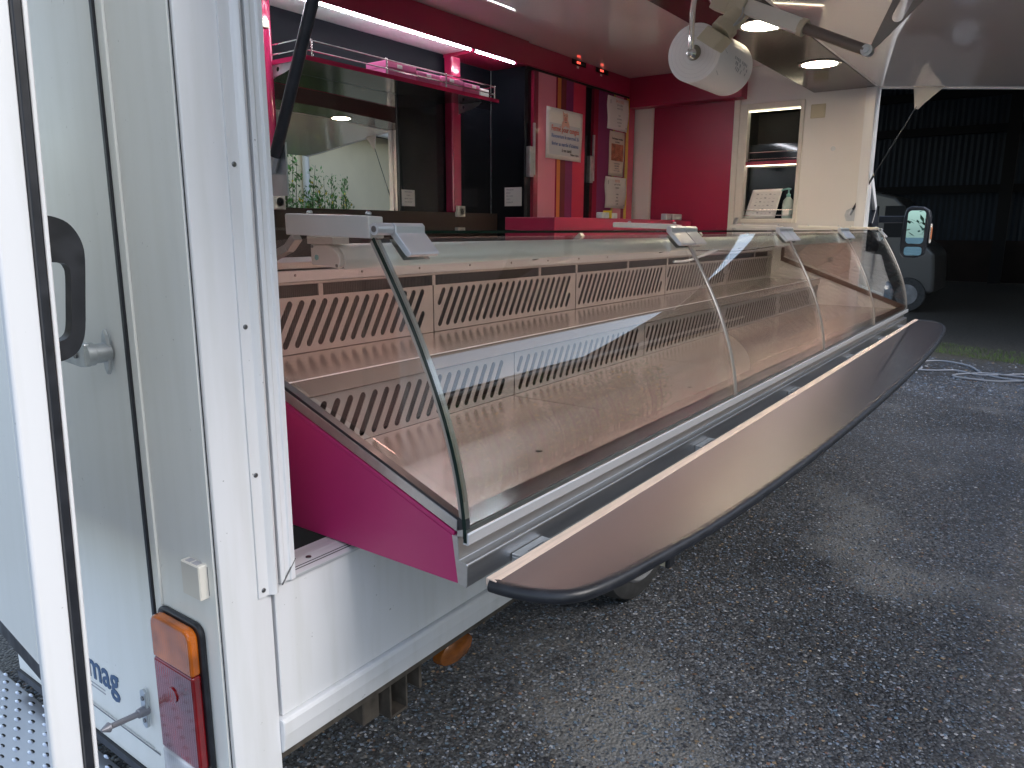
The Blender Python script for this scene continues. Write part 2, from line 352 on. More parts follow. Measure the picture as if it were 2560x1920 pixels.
# loose chips, real geometry, many thousands in one object
def chips(N, xr, yr, smin, smax, name, pow_=1.0):
    x = xr[0]+(xr[1]-xr[0])*np.random.rand(N)**pow_; y = yr[0]+(yr[1]-yr[0])*np.random.rand(N)
    s = smin+(smax-smin)*np.random.rand(N)**2.2
    base = np.array([[1, 0, 0], [0, 1, 0], [-1, 0, 0], [0, -1, 0], [.1, .1, .75], [0, 0, -.6]])
    V = np.repeat(base[None], N, 0)*(1+.5*(np.random.rand(N, 6, 3)-.5))
    V[:, :, 0] *= (s*(.8+.6*np.random.rand(N)))[:, None]; V[:, :, 1] *= (s*(.6+.5*np.random.rand(N)))[:, None]; V[:, :, 2] *= (s*(.3+.4*np.random.rand(N)))[:, None]
    a = np.random.rand(N)*6.283; ca, sa = np.cos(a)[:, None], np.sin(a)[:, None]
    X = V[:, :, 0]*ca-V[:, :, 1]*sa+x[:, None]; Y = V[:, :, 0]*sa+V[:, :, 1]*ca+y[:, None]; Z = V[:, :, 2]+.002
    co = np.stack([X, Y, Z], 2).reshape(-1, 3)
    f = np.array([[0, 1, 4], [1, 2, 4], [2, 3, 4], [3, 0, 4]])
    F = (np.arange(N)[:, None, None]*6+f[None]).reshape(-1, 3)
    me = bpy.data.meshes.new(name); me.vertices.add(len(co)); me.vertices.foreach_set('co', co.ravel())
    me.loops.add(F.size); me.loops.foreach_set('vertex_index', F.ravel()); me.polygons.add(len(F))
    me.polygons.foreach_set('loop_start', np.arange(len(F))*3); me.polygons.foreach_set('loop_total', np.full(len(F), 3)); me.update()
    pal = np.array([[.27, .32, .40], [.13, .15, .18], [.42, .43, .46], [.08, .08, .09], [.42, .31, .20], [.17, .24, .31], [.60, .60, .60], [.28, .17, .12]])
    ci = np.random.choice(8, N, p=[.24, .24, .1, .16, .05, .14, .04, .03]); colr = pal[ci]*(.45+.75*np.random.rand(N, 1))
    at = me.color_attributes.new('chip', 'FLOAT_COLOR', 'POINT'); cc = np.concatenate([np.repeat(colr, 6, 0), np.ones((N*6, 1))], 1); at.data.foreach_set('color', cc.ravel())
    m = mat('loose_chips', (.3, .3, .3), rough=.5); an = m.node_tree.nodes.new('ShaderNodeVertexColor'); an.layer_name = 'chip'
    m.node_tree.links.new(an.outputs[0], m.node_tree.nodes['Principled BSDF'].inputs['Base Color'])
    me.materials.append(m); o = bpy.data.objects.new(name, me); C.objects.link(o)
    return tag(o, 'loose pale stone chips scattered over the dark yard near the truck', kind='stuff')
chips(120000, (.8, 8.8), (-1.25, 1.6), .0020, .0080, 'gravel', 1.2)

tag(chips(5000, (7.6, 10.2), (-2.6, 1.4), .006, .020, 'gravel', 1.0), 'larger pale stones lying where the cable rests', kind='stuff')

# ================================================================== FOOD TRUCK
XB, XF = .70, 5.93          # rear face, inner face of the far end wall
truck = thing('food_truck', 'white market food truck with its serving side open, pink interior trim and glass counter', 'food truck')
T = truck
# lower side wall and skirt
box('side_panel', .816, 6.0, .004, .05, .535, .822, WHITE, T)
sk = bmesh.new(); pr_(sk, [(-.006, .533), (.05, .533), (.05, .460), (.004, .454), (-.004, .462), (-.010, .50), (-.010, .526)], 'x', .808, 6.0); fin('skirt', sk, WHITE, T, bevel=.002)
boxes('underbody_edge', [(.81, 6.0, .006, .05, .440, .4535)], RUST, T)
# corner column
cp = [(XB, .228), (XB, .012), (XB+.003, .004), (XB+.012, 0), (.772, 0), (.808, .003), (.808, .06), (XB+.05, .06), (XB+.05, .228)]
prism('corner_column', cp, 'z', .30, 2.62, WHITE, T, bevel=.0015, smooth=True)
boxes('column_seam', [(.6992, .6998, .0065, .0095, .30, 2.6)], RUBBER, T)
# screwed cover strip
st = [(.776, -.0005), (.776, -.004), (.7975, -.004), (.800, -.0065), (.803, -.011), (.809, -.0135), (.815, -.011), (.818, -.0065), (.820, -.0005)]
cs = prism('cover_strip', st, 'z', .811, 2.55, WHITE, T, smooth=True)
sc0 = None
for z in (.825, 1.054, 1.328, 1.604, 1.88, 2.16):
    if sc0 is None:
        sc0 = lathe('screw', [(.0045, 0), (.0045, -.0012), (.0033, -.0025), (.0012, -.0026), (.0011, -.0012)], (.7865, -.004, z), 'y', SCREW, cs, seg=12); z0 = z
    else:
        c_ = sc0.copy(); C.objects.link(c_); c_.location = (0, 0, z-z0)
# opening frame (jamb + sill, mitred)
jf = bmesh.new()
pr_(jf, [(.8255, -.001), (.8255, -.006), (.8335, -.008), (.836, -.005), (.846, -.005), (.848, -.009), (.8585, -.009), (.8585, .085), (.826, .085)], 'z', .8225, 2.47)
fin('jamb', jf, WHITE, T, bevel=.001)
sf = bmesh.new()
pr_(sf, [(-.001, .8200), (-.006, .8215), (-.0070, .8285), (.0028, .8335), (.0042, .8322), (.0056, .8338), (.0092, .8352), (.0104, .8340), (.0118, .8360), (.033, .8396), (.072, .8388), (.072, .8200)], 'x', .8585, 5.90)
fin('sill', sf, mat('sill_white', (.62, .64, .66), rough=.3, metal=.2, var=.08, vscale=9, stretch=(1, 12, 12)), T, bevel=.001)
boxes('sill_gasket', [(.8587, 5.9, .0030, .0054, .8315, .8336), (.8587, 5.9, .0094, .0116, .8335, .8354)], RUBBER, T)
lathe('sill_screw', [(.006, 0), (.006, .0012), (.004, .0018), (.0015, .0018)], (.915, .022, .8380), 'z', SCREW, T, seg=14)
# mitre joint line
bm = bmesh.new(); pr_(bm, [(.8250, .8215), (.8262, .8210), (.8600, .8640), (.8590, .8650)], 'y', -.0100, -.0072); fin('mitre_joint', bm, SCREW, T)
# far jamb
prism('far_jamb', [(5.90, .07), (5.90, .006), (5.908, -.002), (5.938, -.006), (5.944, .002), (5.952, .002), (5.958, -.008), (5.985, -.008), (5.992, .0), (5.992, .07)], 'z', .8225, 2.468, WHITE, T, bevel=.001)
# shell
box('floor', XB+.05, 5.93, .06, 2.17, .50, .54, VOID, T, bevel=0)
boxes('front_inner_wall', [(.862, 5.93, .086, .10, .54, .80)], VOID, T)
box('roof', .70, 5.98, .0, 2.22, 2.715, 2.76, WHITE, T)
box('ceiling', .86, 5.93, .0, 2.17, 2.700, 2.713, CEIL, T, bevel=0)
box('lintel', .70, 5.98, .0, .018, 2.474, 2.699, WHITE, T, bevel=0)
box('rear_inner_wall', .8587, .875, .09, 2.17, .54, 2.70, WINT, T, bevel=0)
box('rear_outer_wall', .752, .80, .232, 2.2, .40, 2.70, WHITE2, T, bevel=0)
# far end wall with a niche (opening y .51-.90, z 1.58-2.385)
ew = [(5.93, 5.98, .071, .511, .54, 2.70), (5.93, 5.98, .899, 2.20, .54, 2.70), (5.93, 5.98, .511, .899, .54, 1.58), (5.93, 5.98, .511, .899, 2.385, 2.70)]
boxes('end_wall', ew, WINT, T)
nf = [(5.912, 5.9298, .482, .5105, 1.548, 2.43), (5.912, 5.9298, .8995, .96, 1.548, 2.43), (5.912, 5.9298, .5106, .8994, 1.548, 1.5795), (5.912, 5.9298, .5106, .8994, 2.3855, 2.43)]
boxes('niche_frame', nf, PLWHITE, T, bevel=.003)
box('frame_post', 5.905, 5.9298, .961, 1.006, .96, 2.468, PLWHITE, T, bevel=.003)
boxes('niche', [(5.982, 6.18, .50, .5105, 1.57, 2.40), (5.982, 6.18, .8995, .91, 1.57, 2.40), (6.18, 6.19, .50, .91, 1.57, 2.40), (5.982, 6.18, .511, .899, 1.57, 1.5798), (5.982, 6.18, .511, .899, 2.386, 2.40)], mat('niche_black', (.014, .014, .014), rough=.6), T)
ns = box('niche_shelf', 5.926, 6.17, .512, .898, 1.983, 2.008, MAROON, T)
boxes('niche_led', [(5.937, 5.944, .52, .89, 1.973, 1.9798)], L_LEDW, T)
boxes('niche_top_led', [(5.935, 5.943, .515, .895, 2.372, 2.3798)], L_LEDW, T)
for z in (2.025, 2.075, 1.605, 1.645): tube('niche_rail', [(5.938, .512, z), (5.938, .898, z)], .0028, CHROME, T, seg=6)
box('wall_socket_plate', 5.922, 5.9298, .338, .44, 2.292, 2.388, CREAM, T, bevel=.003)
disc('hole_plug', (5.928, .264, 2.072), .0165, .006, 'x', ZINC, T)
lathe('wall_knob', [(.02, 0), (.02, -.006), (.012, -.012), (.004, -.013)], (5.93, .215, 1.283), 'x', ZINC, T)
# maroon part of the end wall + grey door edge
box('maroon_wall_panel', 5.918, 5.9298, 1.007, 1.68, .96, 2.468, MAROON, T, bevel=0)
box('pale_corner_panel', 5.914, 5.9298, 1.70, 1.858, .96, 2.468, WINT, T, bevel=0)
box('white_door_edge', 5.905, 5.9298, 1.681, 1.699, .96, 2.468, PLWHITE, T, bevel=.002)
# maroon fascia beams
box('end_beam', 5.80, 5.9298, .92, 1.853, 2.47, 2.699, MAROON, T, bevel=.002)
box('cabinet_beam', 4.32, 5.9298, 1.853, 2.168, 2.558, 2.699, MAROON, T, bevel=.002)
box('pelmet', .88, 4.318, 1.83, 1.858, 2.548, 2.699, MAROON, T, bevel=.002)
boxes('black_gap', [(4.34, 5.92, 1.866, 1.88, 2.539, 2.558)], VOID, T)
for k, x in enumerate((4.89, 5.235)):
    th = box('thermometer', x, x+.195, 1.848, 1.8528, 2.660, 2.696, BLACK, T, bevel=.002)
    box('bezel', x+.02, x+.175, 1.8455, 1.848, 2.667, 2.690, VOID, th)
    boxes('display_digits', [(x+.06+.018*j, x+.072+.018*j, 1.8445, 1.8455, 2.671, 2.686) for j in range(3)], L_RED, th)
    box('sticker', x+.07, x+.10, 1.851, 1.8528, 2.640, 2.655, PLWHITE, th)
# white soffit behind the pelmet with the LED strips
box('rear_soffit', .88, 3.838, 1.8585, 2.168, 2.575, 2.60, WINT, T, bevel=0)
box('maroon_soffit', 3.839, 4.333, 1.8585, 2.168, 2.556, 2.60, MAROON, T, bevel=0)
for xa, xb in ((1.0, 3.73), (3.785, 4.175)): box('led_strip', xa, xb, 1.846, 1.8565, 2.540, 2.547, L_LED, T, bevel=0)
for x in (3.748, 4.195): box('led_connector', x, x+.02, 1.846, 1.856, 2.541, 2.547, PINKR, T)
# back wall
box('back_wall', .88, 5.93, 2.172, 2.22, .54, 2.70, WHITE, T, bevel=0)
box('black_back_panel', 3.418, 4.33, 2.160, 2.171, 1.585, 2.2955, BLACK, T, bevel=0)
box('dark_upper_panel', .88, 4.33, 2.160, 2.171, 2.296, 2.574, mat('matt_dark', (.006, .006, .009), rough=.5, spec=.06), T, bevel=0)
box('brown_backsplash', .88, 4.33, 2.10, 2.171, .96, 1.60, BROWN, T, bevel=.002)
def post(x, r, zb):
    bm = bmesh.new(); tb(bm, [(x, 2.115, zb), (x, 2.115, 2.574)], r, 24); return fin('round_post', bm, PINKR, T, smooth=True)
post(2.455, .037, 1.60); box('corner_post', 3.838, 3.925, 2.088, 2.158, 1.60, 2.574, PINKR, T, bevel=.012, seg=3)
boxes('pale_clip', [(2.41, 2.46, 2.070, 2.078, 2.44, 2.475)], CREAM, T, bevel=.002)
# front soffit with downlights
so_ = box('soffit', 3.20, 5.9298, .0185, .43, 2.470, 2.699, SOFF, T, bevel=.001)
boxes('soffit_end', [(3.190, 3.1995, .0185, .43, 2.470, 2.699)], MAROON, T)
for x in (3.865, 4.93):
    r_ = lathe('downlight', [(.098, 0), (.118, 0), (.122, -.003), (.119, -.006), (.100, -.005)], (x, .144, 2.469), 'z', PLWHITE, T, seg=40)
    disc('lamp_disc', (x, .144, 2.4655), .099, .003, 'z', L_SPOT, r_, seg=40)
# hatch: lifted side wall, glossy inner face, tipping slightly down outwards
hs_ = .1015
def hz(y): return 2.468 + y*hs_
hp = [(-.002, 2.468), (-1.62, 2.468-1.62*hs_), (-1.62, 2.468-1.62*hs_+.035), (-.002, 2.505)]
prism('hatch', hp, 'x', .72, 5.955, HATCH, T, bevel=.001)
prism('hatch_edge_trim', [(-.004, 2.460), (-1.625, 2.460-1.62*hs_), (-1.625, 2.51-1.62*hs_), (-.004, 2.51)], 'x', 5.9555, 5.972, WHITE, T)
# gas struts with their gusset plates
def strut(x, lab=None):
    a = Vector((x, .108, 1.605)); b_ = Vector((x, -.252, 2.315)); d = (b_-a)
    m1 = a+d*.40
    s1 = tube('gas_strut', [a+d*.05, m1] if x > 3 else [a+d*.04, a+d*.93], .0075 if x > 3 else .011, RUBBER, T)
    tube('strut_rod', [m1, b_] if x > 3 else [a+d*.9, b_], .0045, PLAST, s1)
    tube('strut_end', [a, a+d*.05], .009, ZINC, s1, seg=8)
    sgn = -1 if x > 3 else 1
    prism('strut_bracket', [(.075, 1.56), (.13, 1.56), (.145, 1.60), (.135, 1.635), (.10, 1.655), (.075, 1.66)], 'x', x+.010, x+.014, ZINC, s1)
    prism('strut_gusset', [(-.222, hz(-.222)), (-.405, hz(-.405)), (-.30, 2.335), (-.262, 2.296), (-.240, 2.305)], 'x', x-.004, x+.004, PLWHITE, s1)
    return s1
strut(5.915); strut(.945)
# linear actuator lifting the hatch
XA = 2.90
tip = Vector((XA, -.541, 2.093)); di = (Vector((XA, -.115, 2.296))-tip).normalized()
act = tube('actuator', [tip+di*.01, tip+di*.245], .0185, mat('dark_tube', (.20, .18, .165), rough=.3, metal=.8), T, seg=20)
bm = bmesh.new(); tb(bm, [tip+di*.235, tip+di*.255], .030, 20); fin('actuator_collar', bm, CREAM, act, smooth=True)
def slab(a, b, hw, hh, nm, m, par):
    d = (b-a).normalized(); u = Vector((1, 0, 0)); v = d.cross(u).normalized(); bm = bmesh.new(); V = []
    for p in (a, b):
        for su, sv in ((-1, -1), (1, -1), (1, 1), (-1, 1)): V.append(bm.verts.new(p+u*su*hw+v*sv*hh))
    for f in ((3, 2, 1, 0), (4, 5, 6, 7), (0, 1, 5, 4), (1, 2, 6, 5), (2, 3, 7, 6), (3, 0, 4, 7)): bm.faces.new([V[i] for i in f])
    return fin(nm, bm, m, par, bevel=.004, seg=2)
slab(tip+di*.25, tip+di*.47, .024, .026, 'actuator_body', PLWHITE, act)
slab(tip+di*.47, tip+di*.53, .034, .040, 'gear_housing', CREAM, act)
slab(tip+di*.53, tip+di*.60, .030, .046, 'gear_head', CREAM, act)
mb = Vector((XA-.005, -.079, 2.27)); me_ = Vector((XA-.065, -.014, 2.175))
bm = bmesh.new()
dd = (me_-mb).normalized()
tb(bm, [mb-dd*.05, mb+dd*.045], .038, 20)
for k in range(6): tb(bm, [mb+dd*(.046+.006*k), mb+dd*(.0495+.006*k)], .045, 20); tb(bm, [mb+dd*(.0495+.006*k), mb+dd*(.052+.006*k)], .042, 20)
fin('motor_ribs', bm, CREAM, act, smooth=True)
slab(mb+dd*.082, mb+dd*.145, .044, .041, 'motor', CREAM, act)
tube('motor_cable', smoothline([mb+Vector((-.02, -.03, .03)), mb+Vector((-.04, -.035, -.01)), mb+dd*.06+Vector((-.02, -.04, 0)), mb+dd*.02+Vector((-.01, -.045, 0)), mb+Vector((.03, -.03, .05))]), .003, ZINC, act, seg=6)
disc('actuator_bolt', tuple(tip+Vector((-.021, 0, 0))), .010, .008, 'x', ZINC, act, seg=6)
lathe('clevis', [(.019, -.018), (.019, .018)], tuple(tip), 'x', STEEL, act, seg=20)
me = plate([(-.541-.010, 2.093+.002), (-.545, 2.11), (-.60, 2.245), (-.64, hz(-.64)), (-1.0, hz(-1.0)), (-.70, 2.238), (-.575, 2.115)], [capsule(-.622, 2.195, -.655, 2.262, .019, 8)], .006)
objmesh('lift_arm', me, mat('arm_paint', (.27, .24, .22), rough=.4, metal=.3), act, Matrix(((0, 0, 1, XA+.022), (1, 0, 0, 0), (0, 1, 0, 0), (0, 0, 0, 1))))
# wheel, under-body irons, side marker
wh = lathe('wheel', [(.16, .15), (.26, .20), (.325, .19), (.335, .16), (.335, .06), (.325, .015), (.29, .0), (.258, .008)], (2.65, .075, .335), 'y', TYRE, T, seg=48)
lathe('rim', [(.255, .05), (.255, .004), (.245, -.004), (.235, .004), (.20, .022), (.12, -.010), (.07, -.020), (.02, -.022)], (2.65, .074, .335), 'y', RIM, wh, seg=48)
box('tow_bar_box', 1.105, 1.16, .09, .40, .30, .435, RUST, T, bevel=.003)
boxes('chassis_iron', [(1.178, 1.184, .07, .5, .285, .44), (1.235, 1.241, .07, .5, .285, .44), (1.184, 1.235, .07, .5, .285, .292), (1.184, 1.235, .10, .5, .37, .44), (1.295, 1.305, .08, .3, .305, .44), (1.305, 1.33, .08, .11, .37, .44)], RUST, T, bevel=.002)
boxes('chassis_rail', [(1.1, 5.9, .35, .42, .33, .49)], RUST, T)
mk = lathe('side_marker', [(.001, -.026), (.045, -.022), (.062, -.012), (.066, 0), (.066, .012)], (0, 0, 0), 'y', mat('marker_amber', (.22, .07, .012), rough=.25, var=.3, vscale=30), T, seg=32)
mk.scale = (1.12, 1, .58); mk.location = (1.447, .09, .345)
box('marker_bracket', 1.40, 1.49, .103, .118, .34, .46, RUST, T)
box('stabiliser_arm', 2.255, 2.30, -.18, .30, .355, .40, CREAM, T, bevel=.002)
box('stabiliser_cap', 2.252, 2.303, -.196, -.180, .352, .403, RUBBER, T, bevel=.005, seg=2)

# rear face (plane x = XB)
boxes('rear_frame', [(.697, .6995, .012, .048, .30, 2.62), (.699, .70, .048, .20, .30, 2.62), (.694, .6995, .2005, .222, .30, 2.62)], WHITE2, T, bevel=.001)
box('door_seal', .690, .70, .2225, .2345, .335, 2.62, RUBBER, T, bevel=.002)
dl = boxes('rear_door', [(.700, .75, .245, .98, .335, 2.62)], WHITE2, T); 
boxes('door_frame_trim', [(.6925, .6998, .2355, .262, .335, 2.62), (.6955, .6998, .2622, .29, .335, 2.62), (.6965, .6998, .262, .98, .3352, .395), (.6940, .6998, .262, .98, .3951, .401)], WHITE2, dl, bevel=.001)
boxes('door_corner_joint', [(.6930, .6937, .262, .98, .4015, .4045)], SCREW, dl)
boxes('bottom_seal', [(.69, .75, .235, .98, .315, .3345)], RUBBER, dl)
# lettering of the maker on the door (only its end shows)
text('lettering', 'etalomag', .094, mat('letter_blue', (.035, .09, .20), rough=.4), dl, (.6990, .431, .502), (0, -1, 0), (0, 0, 1), align='RIGHT', sx=.95, bold=.0016)
boxes('letter_underline', [(.6992, .6996, .50, .60, .456, .459), (.6992, .6996, .50, .58, .447, .450)], INKG, dl)
# rotary latch
lt = lathe('latch', [(.019, 0), (.019, -.028), (.022, -.03), (.022, -.045), (.018, -.048)], (.692, .298, 1.266), 'x', ZINC, T, seg=24)
prism('latch_plate', [(.288, 1.30), (.296, 1.312), (.304, 1.30), (.312, 1.266), (.304, 1.232), (.296, 1.222), (.288, 1.232), (.282, 1.266)], 'x', .684, .692, ZINC, lt, bevel=.002)
prism('latch_lever', [(.285, 1.245), (.285, 1.288), (.31, 1.290), (.43, 1.274), (.44, 1.262), (.43, 1.250), (.31, 1.242)], 'x', .642, .654, ZINC, lt, bevel=.003, seg=2)
lathe('lever_screw', [(.006, 0), (.006, -.003)], (.642, .318, 1.264), 'x', SCREW, lt, seg=12)
# door stop rod
ds = tube('door_stop', [(.692, .299, .498), (.672, .296, .500), (.670, .296, .500), (.61, .288, .510)], [.012, .010, .0065, .006], mat('grey_rod', (.26, .26, .29), rough=.4, metal=.4), T)
tube('stop_tip', [(.612, .288, .510), (.608, .2875, .5105), (.592, .285, .513)], [.007, .0105, .003], bpy.data.materials['grey_rod'], ds)
prism('stop_plate', [(.29, .462), (.29, .542), (.300, .548), (.311, .542), (.311, .462), (.300, .456)], 'x', .686, .692, ZINC, ds, bevel=.001)
for z in (.475, .527): disc('plate_screw', (.685, .3005, z), .005, .002, 'x', SCREW, ds, seg=12)
# small junction box
jb = box('junction_box', .680, .699, .032, .090, .835, .902, PLWHITE, T, bevel=.002)
boxes('box_slot', [(.6835, .6955, .042, .060, .9021, .9026), (.6835, .6955, .064, .080, .9021, .9026)], INKG, jb); box('box_seal', .6965, .6985, .0295, .0318, .84, .898, INKK, jb)
# combined tail lamp, one housing with three lenses
def roundrect(y0, y1, z0, z1, r, k=5, corners=(1, 1, 1, 1)):
    out = []
    for (cy, cz, a0, on) in ((y1-r, z1-r, 0, corners[0]), (y0+r, z1-r, 90, corners[1]), (y0+r, z0+r, 180, corners[2]), (y1-r, z0+r, 270, corners[3])):
        if on:
            for i in range(k+1): a = rad(a0+90*i/k); out.append((cy+r*math.cos(a), cz+r*math.sin(a)))
        else:
            out.append({0: (y1, z1), 90: (y0, z1), 180: (y0, z0), 270: (y1, z0)}[a0])
    return out
tl = prism('tail_lamp', roundrect(.058, .210, .375, .772, .024), 'x', .688, .699, RUBBER, T, bevel=.004, seg=2, smooth=True)
prism('amber_lens', roundrect(.066, .202, .672, .765, .022, corners=(1, 1, 0, 0)), 'x', .668, .688, ORANGE, tl, bevel=.005, seg=3)
prism('red_lens', roundrect(.066, .202, .470, .6712, .01, corners=(0, 0, 0, 0)), 'x', .668, .688, REDL, tl, bevel=.005, seg=3)
prism('clear_lens', roundrect(.066, .202, .382, .4692, .022, corners=(0, 0, 1, 1)), 'x', .668, .688, CLEARL, tl, bevel=.005, seg=3)
bm = bmesh.new()
for z in (.61,): 
    for k in range(1): tb(bm, [(.6685, .140, z), (.6655, .140, z)], .016, 20)
fin('lens_boss', bm, REDL, tl, smooth=True)
# rear step, tear plate
sp = box('rear_step', .20, .695, .30, 1.9, .255, .28, CHECK, T, bevel=.003)
bm = bmesh.new(); bh = bmesh.new()
for i in range(15):
    for j in range(40):
        x = .22+.033*i+(.0165 if j % 2 else 0); y = .32+.04*j
        vv = [bh.verts.new((x+.0035*math.cos(a), y+.0095*math.sin(a), .2804)) for a in [k*math.pi/5 for k in range(10)]]; bh.faces.new(vv)
        ring = [bm.verts.new((x-.005+.0045*math.cos(a), y+.012*math.sin(a), .2801)) for a in [k*math.pi/4 for k in range(8)]]
        top = bm.verts.new((x-.004, y, .2842))
        for k in range(8): bm.faces.new((ring[k], ring[(k+1) % 8], top))
th_ = fin('step_holes', bh, VOID, sp); th_['kind'] = 'stuff'
tg = fin('step_studs', bm, CHECK, sp, smooth=True); tg['kind'] = 'stuff'
# left rear door leaf, standing ajar towards the viewer
d1 = Vector((.101, .995, 0)).normalized(); e1 = Vector((.995, -.101, 0)).normalized()
O = Vector((0, -1.15, 0))+Vector((.343, .939, 0))*1.08        # outer corner of the leaf's free edge
def L(a, b): p = O+e1*a+d1*b; return (p.x, p.y)              # a: thickness direction, b: along the leaf away
leaf = prism('open_rear_door', [L(0, 0), L(.003, -.003), L(.036, -.003), L(.036, .012), L(.0, .012)], 'z', .30, 2.62, WHITE, T, bevel=.001)
prism('leaf_panel', [L(.0, .013), L(.036, .013), L(.036, .9), L(.0, .9)], 'z', .93, 2.62, WHITE2, leaf, bevel=.002)
prism('leaf_bottom_seal', [L(.002, .013), L(.034, .013), L(.034, .9), L(.002, .9)], 'z', .905, .9295, RUBBER, leaf)
prism('leaf_rubber', [L(.0365, -.004), L(.0375, -.010), L(.047, -.010), L(.0485, -.004), L(.0485, .012), L(.0365, .012)], 'z', .30, 2.62, RUBBER, leaf, bevel=.001)
prism('leaf_lip', [L(.049, -.006), L(.0545, -.006), L(.0545, .012), L(.049, .012)], 'z', .30, 2.62, WHITE, leaf, bevel=.001)
ho = [(.045, 1.514), (.0617, 1.514), (.0752, 1.5117), (.0885, 1.5052), (.0984, 1.493), (.1048, 1.4765), (.1061, 1.4567), (.1028, 1.4094), (.0993, 1.3669), (.0944, 1.3485), (.0854, 1.335), (.0689, 1.3274), (.045, 1.3266)]
hi = [(.056, 1.456), (.0795, 1.4538), (.0856, 1.448), (.0875, 1.4365), (.085, 1.4), (.0826, 1.3711), (.0787, 1.3593), (.0701, 1.3538), (.056, 1.3521)]
me = plate([tuple(v[:2]) for v in smoothline([(a, b, 0) for a, b in ho], 3)], [[tuple(v[:2]) for v in smoothline([(a, b, 0) for a, b in hi], 3)]], .022)
dh = objmesh('door_handle', me, RUBBER, leaf, Matrix(((e1.x, 0, d1.x, O.x+d1.x*.045), (e1.y, 0, d1.y, O.y+d1.y*.045), (0, 1, 0, 0), (0, 0, 0, 1))))
bv = dh.modifiers.new('bevel', 'BEVEL'); bv.width = .0065; bv.segments = 4; bv.limit_method = 'ANGLE'; bv.angle_limit = rad(60)
for p in dh.data.polygons: p.use_smooth = True
dh.data.set_sharp_from_angle(angle=rad(50))
for o_ in [leaf]+list(leaf.children):          # the door sags a little on its hinges
    for v in o_.data.vertices:
        if o_ is dh: v.co.x += (v.co.y-1.5)*.024
        else: v.co += e1*((v.co.z-1.5)*.024)
# cab
YC = .12
cabp = [(6.02, .45), (6.02, 1.345), (6.55, 1.36), (6.75, 1.32), (7.15, 1.295), (7.40, 1.285), (7.62, 1.16), (8.0, .99), (8.15, .78), (8.17, .45)]
cb = prism('cab_body', cabp, 'y', YC, 2.0, CARW, T, bevel=.02, seg=3)
prism('cab_greenhouse', [(6.02, 1.347), (6.02, 2.14), (6.42, 2.10), (6.60, 1.93), (6.93, 1.68), (7.20, 1.302), (6.75, 1.328), (6.55, 1.366)], 'y', YC+.02, 1.98, CARG, cb)
prism('windscreen_pillar', [(6.44, 2.09), (6.52, 2.06), (6.93, 1.69), (6.89, 1.655), (6.60, 1.88)], 'y', YC-.004, YC+.03, WHITE, cb, bevel=.004)
prism('pillar_foot', [(6.895, 1.655), (6.935, 1.685), (7.20, 1.36), (7.12, 1.31), (6.86, 1.33), (6.80, 1.55)], 'y', YC-.006, YC+.03, PLAST, cb, bevel=.004)
prism('cab_rear_pillar', [(6.03, 1.35), (6.03, 2.13), (6.12, 2.12), (6.12, 1.35)], 'y', YC-.002, YC+.02, CARG, cb)
hl = lathe('headlight', [(.13, 0), (.135, -.01), (.11, -.05), (.05, -.075), (.01, -.08)], (7.80, YC+.02, .90), 'y', mat('headlight_glass', (.16, .22, .30), rough=.08, coat=1), cb)
lathe('front_wheel', [(.18, .2), (.33, .2), (.34, .1), (.33, 0), (.24, -.01)], (7.45, YC, .34), 'y', TYRE, cb)
# door mirror: arm, housing, two glasses, blinker
XM = 7.02
mi = prism('door_mirror', [(-.262, 1.372), (-.268, 1.43), (-.276, 1.60), (-.262, 1.655), (-.215, 1.684), (-.13, 1.690), (-.092, 1.672), (-.078, 1.60), (-.070, 1.42), (-.072, 1.31), (-.10, 1.272), (-.19, 1.272), (-.252, 1.30)], 'x', XM, XM+.10, PLAST, cb, bevel=.014, seg=3)
TINTM = mat('tinted_mirror', (.34, .56, .62), rough=0, metal=1)
def mpane(nm, out):
    bm = bmesh.new(); A = [bm.verts.new((XM-.019-(y+.118)*.14, y, z)) for y, z in out]; B = [bm.verts.new((XM+.02, y, z)) for y, z in out]
    bm.faces.new(A); bm.faces.new(B[::-1])
    for i in range(len(out)): bm.faces.new((A[i], B[i], B[(i+1) % len(out)], A[(i+1) % len(out)]))
    return fin(nm, bm, TINTM, mi)
mpane('mirror_pane', roundrect(-.240, -.112, 1.386, 1.654, .03)); mpane('blind_spot_pane', roundrect(-.236, -.108, 1.292, 1.362, .022))
boxes('mirror_divider', [(XM-.006, XM-.0003, -.262, -.072, 1.366, 1.380)], PLAST, mi)
box('mirror_arm', XM+.03, XM+.08, -.075, YC-.004, 1.555, 1.612, PLAST, mi, bevel=.006, seg=2)
bk = box('mirror_blinker', XM+.015, XM+.075, -.286, -.2765, 1.392, 1.548, PLWHITE, mi, bevel=.004)
box('amber_reflector', XM+.012, XM+.07, -.2895, -.2865, 1.425, 1.52, mat('blinker_amber', (.62, .22, .10), rough=.3), mi, bevel=.002)

# ================================================================== DISPLAY COUNTER
X0, X1 = 1.0, 5.925
dc = thing('display_counter', 'long refrigerated display counter with curved glass, slotted steel panels and magenta end', 'display counter', (0, 0, 0))
D = dc
ep = [(-.307, .841), (-.2935, .936), (.188, 1.118), (.57, 1.262), (.70, 1.262), (.70, .841)]
prism('end_panel', ep, 'x', X0, X0+.014, PINKP, D, bevel=.0025, seg=2)
prism('end_panel_fold', [(-.296, .9362), (.57, 1.2622), (.57, 1.2700), (-.298, .9440)], 'x', X0-.0005, X0+.010, PINKP, D, bevel=.001)
def rail(x0, x1, m, a, b, nm):
    """sloping end rail between two offsets normal to the slope"""
    return prism(nm, [(-.3035, .945+a), (.558, 1.271+a), (.558, 1.271+b), (-.3035, .945+b)], 'x', x0, x1, m, D, bevel=.001)
rail(X0+.001, X0+.020, STEEL, .0, .023, 'end_rail')
